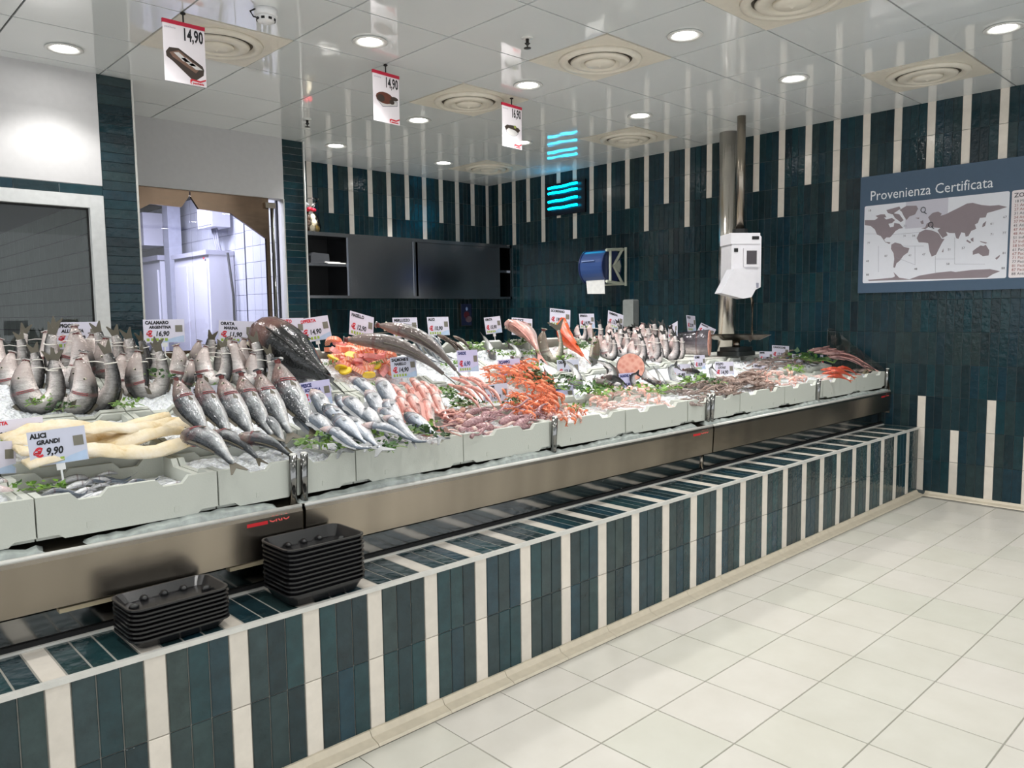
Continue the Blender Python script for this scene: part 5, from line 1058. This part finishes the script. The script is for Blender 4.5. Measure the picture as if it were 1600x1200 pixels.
heap([squid_mesh(GREYS, 2), strand_mesh(GREYS, 3), strand_mesh(OCTO, 4)], [(3.824,2.766,0.922),(4.327,2.82,0.93),(3.896,2.453,0.9),(3.497,2.397,0.896)], 40, .13, .035, 0, 40, 'brown grey squid left of the paired rail posts', 'squid', 'brown grey squids', 'squid')
heap([octo_mesh(OCTO, 1), octo_mesh(OCTO, 2), strand_mesh(OCTO, 6)], [(4.226,2.716,0.919),(5.017,2.869,0.942),(4.643,2.481,0.902),(3.959,2.416,0.897)], 30, .17, .04, 0, 180, 'brown octopus in the heap right of the paired rail posts', 'octopus', 'brown octopuses', 'octopus')
heap([PP[0], squid_mesh(PALEP, 9)], [(4.891,2.806,0.926),(5.613,2.876,0.943),(5.124,2.475,0.902),(4.508,2.435,0.899)], 48, .085, .03, 0, 180, 'pale pink shrimp in the crate before the last rail post', 'shrimp', 'pale shrimps near the right end', 'shrimp')
heap([shell_mesh(GREYS, 1), strand_mesh(GREYS, 9)], [(5.181,3.058,0.989),(5.819,3.114,1.003),(5.704,2.891,0.947),(5.055,2.8,0.925)], 40, .12, .03, -20, 60, 'grey brown mantis shrimp behind the pale shrimps', 'mantis shrimp', 'grey mantis shrimps', 'mantis_shrimp')
heap([shell_mesh(OLV, 2), shell_mesh(GREYS, 3)], [(5.923,3.17,1.017),(6.674,3.206,1.026),(6.399,2.939,0.959),(5.655,2.866,0.941)], 40, .12, .03, -20, 50, 'olive brown shellfish under the pair of price cards', 'shellfish', 'olive brown shellfish', 'shellfish')
heap([squid_mesh(PALEP, 4)], [(5.362,2.562,0.908),(5.748,2.589,0.91),(5.418,2.384,0.895),(5.146,2.395,0.896)], 9, .08, .012, 0, 90, 'small pale squid on ice in front of the red mullets', 'squid', 'pale squids at the right end', 'squid')
heap([squid_mesh(GREYS, 8), shell_mesh(OLV, 5)], [(5.973,2.551,0.907),(6.378,2.601,0.911),(6.149,2.458,0.901),(5.782,2.412,0.897)], 8, .10, .02, -20, 40, 'olive shellfish at the far right crate end', 'shellfish', 'olive shellfish at the right end', 'shellfish')
sm_reg = [(.52, 2.42, .858), (.94, 2.42, .858), (.94, 2.74, .868), (.52, 2.74, .868)]
obj('crate_ice', MB().box(.51, 2.4, .815, .955, 2.775, .852), ICE)['kind'] = 'stuff'; o = bpy.data.objects['crate_ice']; tag(o, 'thin ice layer under the anchovies in the half empty crate', 'ice')
rn = random.Random(3)
for i in range(34):
    p = bil(sm_reg, rn.random(), rn.random() ** 1.3); a = math.radians(rn.choice([12, 20, 190, 170, 30]) + rn.uniform(-20, 20)); L = rn.uniform(.12, .19)
    d = Vector((math.cos(a), math.sin(a) * .6, rn.uniform(-.04, .04))) * L; c = Vector((min(max(p.x, .62), .84), p.y, p.z + rn.uniform(.0, .022)))
    put('small', c - d / 2, c + d / 2, rn.choice([80, 90, 60]), 'small silver anchovy in the half empty front crate', 'fish', 'anchovies in the front crate', 'anchovy')
lr = [(.0, 2.43, .925), (.42, 2.43, .925), (.42, 2.78, .945), (.0, 2.78, .945)]
for i in range(22):
    p = bil(lr, rn.random(), rn.random()); a = math.radians(rn.uniform(-30, 30) + 200); L = rn.uniform(.13, .18); d = Vector((math.cos(a), math.sin(a), 0)) * L
    put('silver', p - d / 2, p + d / 2, rn.choice([80, 70]), 'small silver fish in the leftmost front crate cut by the frame', 'fish', 'silver fish in the leftmost crate', 'silver_fish')
# ---------------------------------------------------------------- parsley
LEAF = wet('parsley_leaf', (44, 92, 26), (118, 158, 44), .45, 30); LEAFD = wet('parsley_dark', (26, 62, 24), (66, 104, 38), .45, 30); STEM = flat('parsley_stem', (120, 150, 70), .5)
def parsley(seed, mat):
    rn = random.Random(seed); b = MB(); s = MB()
    for i in range(46):
        a, r = rn.uniform(0, 6.28), .05 * math.sqrt(rn.random()); c = Vector((r * 1.5 * math.cos(a), r * math.sin(a), rn.uniform(.004, .03)))
        X = Vector((rn.uniform(-1, 1), rn.uniform(-1, 1), rn.uniform(-.3, .8))).normalized(); Y = X.cross(Vector((rn.uniform(-1, 1), rn.uniform(-1, 1), 1))).normalized(); q = rn.uniform(.009, .016)
        b.add([c, c + X * q * .5 + Y * q * .7, c + X * q * .9 + Y * q * .25, c + X * q * 1.5 + Y * q * .1, c + X * q - Y * q * .3, c + X * q * .5 - Y * q * .7], [(0, 4, 3, 2), (0, 2, 1), (0, 5, 4)])
    for i in range(5):
        a = rn.uniform(0, 6.28); s.tube([(0, 0, .004), (.05 * math.cos(a), .04 * math.sin(a), .012), (.08 * math.cos(a), .06 * math.sin(a), .006)], .0016, 4)
    return b.mesh('leaves', mat), s.mesh('stems', STEM)
PS = [parsley(1, LEAF), parsley(2, LEAF), parsley(3, LEAFD), parsley(4, LEAFD)]
for i, (p, s, t, wh) in enumerate((((1.368,2.439,0.949), 1.1, 0, 'below the silver bream, left of a pair'), ((1.426,2.425,0.948), .9, 2, 'below the silver bream, right of a pair'), ((1.573,2.404,0.947), 1.1, 1, 'at the front rim of the fourth crate'), ((1.454,2.352,0.935), .9, 2, 'lying flat on the front rim'),
      ((1.538,2.264,0.93), .8, 3, 'lowest on the front rim'), ((1.809,2.443,0.949), 1.0, 0, 'right of the pink-headed fish'), ((1.769,2.338,0.94), 1.1, 2, 'at the right edge of the bream crate'), ((1.982,3.063,1.07), .8, 0, 'under the salmon heap'), ((2.252,3.386,1.144), .5, 1, 'inside the salmon heap'),
      ((1.991,3.421,1.157), .6, 0, 'between the grouper and the salmon slices'), ((2.328,2.842,0.985), 1.1, 2, 'between the mullets and the pink slender fish'), ((2.327,2.926,1.016), .9, 1, 'behind the mullets'), ((2.302,2.745,0.971), 1.0, 3, 'in front of the slender pink fish'),
      ((2.536,2.684,0.967), .8, 2, 'under the grey price card'), ((2.731,3.345,1.109), .9, 1, 'at the tails of the thin silver fish'), ((3.057,3.565,1.19), 1.1, 0, 'left of the curled dark bream'), ((3.175,3.444,1.146), 1.0, 0, 'between the two grey curled bream'),
      ((3.43,3.552,1.196), 1.2, 2, 'on the large pink bream'), ((3.417,3.437,1.143), .9, 0, 'right of the round grey bream'), ((3.249,3.269,1.072), .9, 0, 'alone on the ice below the pink bream'), ((3.013,2.984,1.021), 1.5, 2, 'in a dark heap right of the langoustines'), ((2.98,2.874,0.988), 1.3, 3, 'in the dark heap nearest the wide price card'),
      ((2.978,3.027,1.042), 1.2, 2, 'at the top of the dark heap'), ((3.194,2.951,1.003), 1.2, 2, 'between the two silver bream'), ((3.215,2.81,0.967), 1.6, 3, 'in the big bunch below the black bream'), ((3.187,2.722,0.954), 1.1, 0, 'at the right of the big bunch'), ((3.364,2.757,0.952), 1.2, 1, 'below the tail of the black bream'),
      ((3.611,3.325,1.101), 1.0, 0, 'right of the olive curled bass'), ((3.86,3.433,1.161), 1.3, 3, 'behind the orange scorpionfish'), ((2.83,2.54,0.926), .8, 0, 'under the wide price card'), ((3.525,2.628,0.947), 1.3, 0, 'left of the dark arched fish'), ((3.751,2.642,0.944), 1.0, 0, 'right of the dark arched fish'),
      ((4.056,2.67,0.965), 1.5, 0, 'leaf bunch beside the tilted price card'), ((4.182,2.633,0.943), 1.1, 2, 'below the price card left of the mantis shrimps'), ((5.354,2.694,0.957), 1.2, 0, 'among the olive shellfish'), ((5.895,2.82,0.99), 2.0, 3, 'large dark bunch near the right end'),
      ((0.54,2.612,0.891), .9, 0, 'in the corner of the anchovy crate'), ((0.706,3.302,1.083), .7, 1, 'inside the far left curled bream'), ((0.772,3.264,1.061), .7, 2, 'inside the third curled bream'), ((0.983,3.219,1.059), .8, 0, 'between the curled bream of the left back crate'), ((1.16,3.398,1.148), 1.0, 2, 'behind the curled bream'), ((1.308,3.281,1.085), 1.0, 1, 'below the curled bream with a grey eye'))):
    r = thing('parsley_bunch', 'green parsley sprig ' + wh, 'parsley', p, (.2, 0, i * 1.3), 'parsley sprigs'); r.scale = (s * 1.15,) * 3
    link('leaves', PS[t][0], r)['kind'] = 'stuff'; link('stems', PS[t][1], r)
# ---------------------------------------------------------------- price cards
BY, BZ = [2.38, 2.8, 3.28, 3.74], [.895, .925, 1.045, 1.215]
def bz(y):
    for k in range(3):
        if y <= BY[k + 1]: return BZ[k] + (BZ[k + 1] - BZ[k]) * max(0, y - BY[k]) / (BY[k + 1] - BY[k])
    return BZ[3]
def card(P, w, h, rz, roll, style, l1, l2, price, label, stem=.09, red=False):
    stem = min(.34, max(.05, P[2] - bz(P[1]) + .03))
    r = thing('price_card', label, 'price card', P, (-.12, roll, rz), 'price cards')
    obj('card', MB().box(-w / 2, 0, 0, w / 2, .0025, h), (CARD, CARDL, CARDG)[style], r)
    obj('prong', MB().box(-.012, .0005, -.02, .012, .002, 0).box(-.003, .0005, -stem, .003, .002, -.02), WPL, r)
    b = MB(); y = -.0008
    sx = .9
    put_text(b, l1, -w * .45, h * .80, h * .19, y, 1 if red else 0, sx=sx, bold=.0012)
    if l2: put_text(b, l2, -w * .36 if not red else -w * .3, h * .61, h * .17, y, 1 if red else 0, sx=sx, slant=.12, bold=.001)
    put_text(b, '€', -w * .42, h * .27, h * .34, y, 1, bold=.002)
    put_text(b, price, -w * .22, h * .29, h * .29, y, 0, sx=.85, slant=.15, bold=.0012)
    obj('lettering', b, [INK if style != 1 else INKB, INKR], r)
    b = MB()
    for q in range(5): b.add([(-w * .43 + q * w * .11, y, h * .07), (-w * .36 + q * w * .11, y, h * .07), (-w * .36 + q * w * .11, y, h * .19), (-w * .43 + q * w * .11, y, h * .19)], [(0, 1, 2, 3)], 0)
    b.add([(-w * .1, y + .0002, 0.01 * h), (w * .48, y + .0002, .01 * h), (w * .48, y + .0002, .3 * h), (w * .2, y + .0002, .2 * h)], [(0, 1, 2, 3)], 1)
    b.add([(w * .27, y, h * .45), (w * .45, y, h * .45), (w * .45, y, h * .74), (w * .27, y, h * .74)], [(0, 1, 2, 3)], 2)
    obj('printed_motif', b, [INKG, SKYP, flat('motif_grey', (120, 116, 104), .6) if 'motif_grey' not in bpy.data.materials else bpy.data.materials['motif_grey']], r)
    return r
CARDS = [
 ((0.978,3.8,1.267,0.177,0.118,-0.252), .0, 0, 'SPIGOLA', 'ALLEVATA', '16,90', 'white card behind the curled bream, leftmost in the back row'),
 ((1.344,3.8,1.282,0.178,0.109,-0.34), .0, 0, 'CALAMARO', 'ARGENTINA', '16,90', 'white card before the swing door reading 16,90'),
 ((1.693,3.8,1.267,0.17,0.112,-0.419), .06, 0, 'ORATA', 'MARINA', '11,90', 'white card right of the swing door middle, tilted'),
 ((1.994,3.8,1.267,0.168,0.122,0.041), .0, 0, 'SCONTO', '', '14,90', 'red-headed card partly behind the grouper head', 1),
 ((2.148,3.8,1.265,0.177,0.128,-0.022), -.12, 0, 'OFFERTA', '', '14,90', 'red-headed card above the salmon slices, tilted left', 1),
 ((2.398,3.76,1.276,0.183,0.133,0.193), .22, 0, 'NASELLO', '', '12,90', 'card tilted behind the left hake head'),
 ((2.735,3.8,1.265,0.162,0.118,-0.147), .0, 0, 'MERLUZZO', 'MED.', '13,90', 'upright card behind the right hake, left of the pair under the dark doors'),
 ((2.983,3.8,1.27,0.158,0.114,-0.064), .0, 0, 'ALICI', '', '10,90', 'upright card behind the thin silver fish, right of the pair under the dark doors'),
 ((3.44,3.8,1.27,0.15,0.109,0.064), -.06, 0, 'ORATA', '', '15,90', 'card right of the wall control plate'),
 ((3.694,3.8,1.25,0.162,0.117,-0.233), .08, 0, 'DENTICE', '', '19,90', 'card behind the large pink bream'),
 ((4.069,3.8,1.303,0.169,0.123,-0.282), .10, 0, 'SCORFANO', '', '18,90', 'greyish card directly above the orange scorpionfish'),
 ((4.368,3.8,1.283,0.15,0.108,-0.095), .0, 0, 'SPIGOLA', '', '14,90', 'card left above the curled silver bass'),
 ((4.684,3.8,1.271,0.175,0.127,-0.051), .22, 0, 'OMBRINA', '', '13,90', 'tilted card behind the curled silver bass'),
 ((5.079,3.55,1.184,0.171,0.124,-2.114), -.25, 0, 'TONNO', '', '24,90', 'card turned away beside the last curled silver bass'),
 ((5.421,3.6,1.235,0.179,0.13,0.2), .06, 0, 'SPADA', '', '22,90', 'small upright card above the swordfish'),
 ((5.567,3.58,1.205,0.132,0.079,-0.999), .45, 0, 'TRANCIO', '', '21,90', 'card leaning low on the swordfish'),
 ((6.05,3.16,0.99,0.161,0.117,-0.486), .08, 0, 'CANOCCHIE', '', '12,90', 'left card of the pair behind the olive shellfish'),
 ((6.376,3.24,1.005,0.137,0.099,-0.34), .08, 0, 'VONGOLE', '', '9,90', 'right card of the pair behind the olive shellfish'),
 ((6.02,2.98,0.92,0.164,0.119,-0.222), .1, 0, 'COZZE', '', '4,90', 'card standing among the olive shellfish'),
 ((6.276,2.86,0.932,0.167,0.121,-0.254), .02, 0, 'TRIGLIA', '', '16,90', 'rightmost card, standing behind the red mullets'),
 ((5.85,3.18,0.979,0.122,0.088,-0.523), .04, 0, 'SEPPIE', '', '11,90', 'low card at the end of the white board'),
 ((5.268,2.9,0.896,0.156,0.113,-0.184), .06, 0, 'GAMBERI', '', '17,90', 'card at the back of the pale shrimps'),
 ((4.84,2.94,0.923,0.167,0.121,-0.304), .02, 0, 'POLPO', 'LOCALE', '14,90', 'bright card behind the brown octopuses'),
 ((4.78,3.1,0.982,0.144,0.105,0.047), .02, 0, 'ROMBO', '', '18,90', 'small card behind the leaf bunch below the swordfish'),
 ((4.369,2.98,0.931,0.164,0.119,-0.29), .0, 0, 'PAGRO', '', '15,90', 'card right of the dark arched fish'),
 ((3.723,2.92,0.917,0.16,0.116,0.076), .02, 1, 'SALMONE', '', '19,90', 'card in front of the salmon steak'),
 ((3.138,2.92,0.884,0.156,0.113,-0.384), -.03, 1, 'GAMBERO', 'ROSA', '17,90', 'wide card between the langoustines and the empty crate end'),
 ((2.654,2.92,0.935,0.148,0.107,-0.195), -.03, 2, 'SCAMPI', '', '19,90', 'grey card in front of the orange langoustine heap'),
 ((3.035,3.22,1.028,0.156,0.113,-0.104), -.02, 1, 'SCAMPO', '', '24,90', 'lilac card at the top of the langoustine heap'),
 ((2.76,3.26,1.083,0.164,0.119,0.118), .02, 1, 'SARDE', '', '6,90', 'lilac card at the hake tails'),
 ((2.345,3.28,1.077,0.15,0.108,-0.078), -.02, 2, 'SALMONE E', 'NASELLO', '14,90', 'grey card standing in front of the left hake'),
 ((1.687,3,1.013,0.148,0.107,0.034), -.06, 1, 'PESCE', 'SCIABOLA', '9,90', 'lilac card below the dark grouper'),
 ((1.223,2.98,1.021,0.158,0.114,0.133), .0, 2, 'SPIGOLA', 'PAIATA', '9,90', 'grey card between the raised sea bass heads'),
 ((0.614,2.66,0.959,0.154,0.106,-0.227), -.07, 2, 'ALICI', 'GRANDI', '9,90', 'large lilac card standing in the salt cod, nearest to the camera'),
 ((0.556,2.98,0.993,0.177,0.078,-0.184), -.04, 0, 'PANCETTA', '', '9,30', 'card with red capital heading at the left frame edge', 1),
 ((0.991,3.24,0.961,0.176,0.068,-0.297), -.05, 2, 'BACCALA', '', '15,90', 'card with red heading fixed to the front of the curled bream crate', 1),
 ((0.456,2.78,0.93,0.139,0.101,0.275), .1, 0, 'SEPPIA', '', '7,90', 'card cut by the left frame edge behind the leftmost crate'),
 ((3.525,3.22,0.995,0.162,0.118,-0.223), .02, 2, 'ORATA', '', '13,90', 'pale blue card behind the large round silver bream'),
]
for c in CARDS:
    (x, y, z, w, h, rz), roll, style, l1, l2, price, label = c[:7]
    card((x, y, z), w, h, rz, roll, style, l1, l2, price, label, red=len(c) > 7)
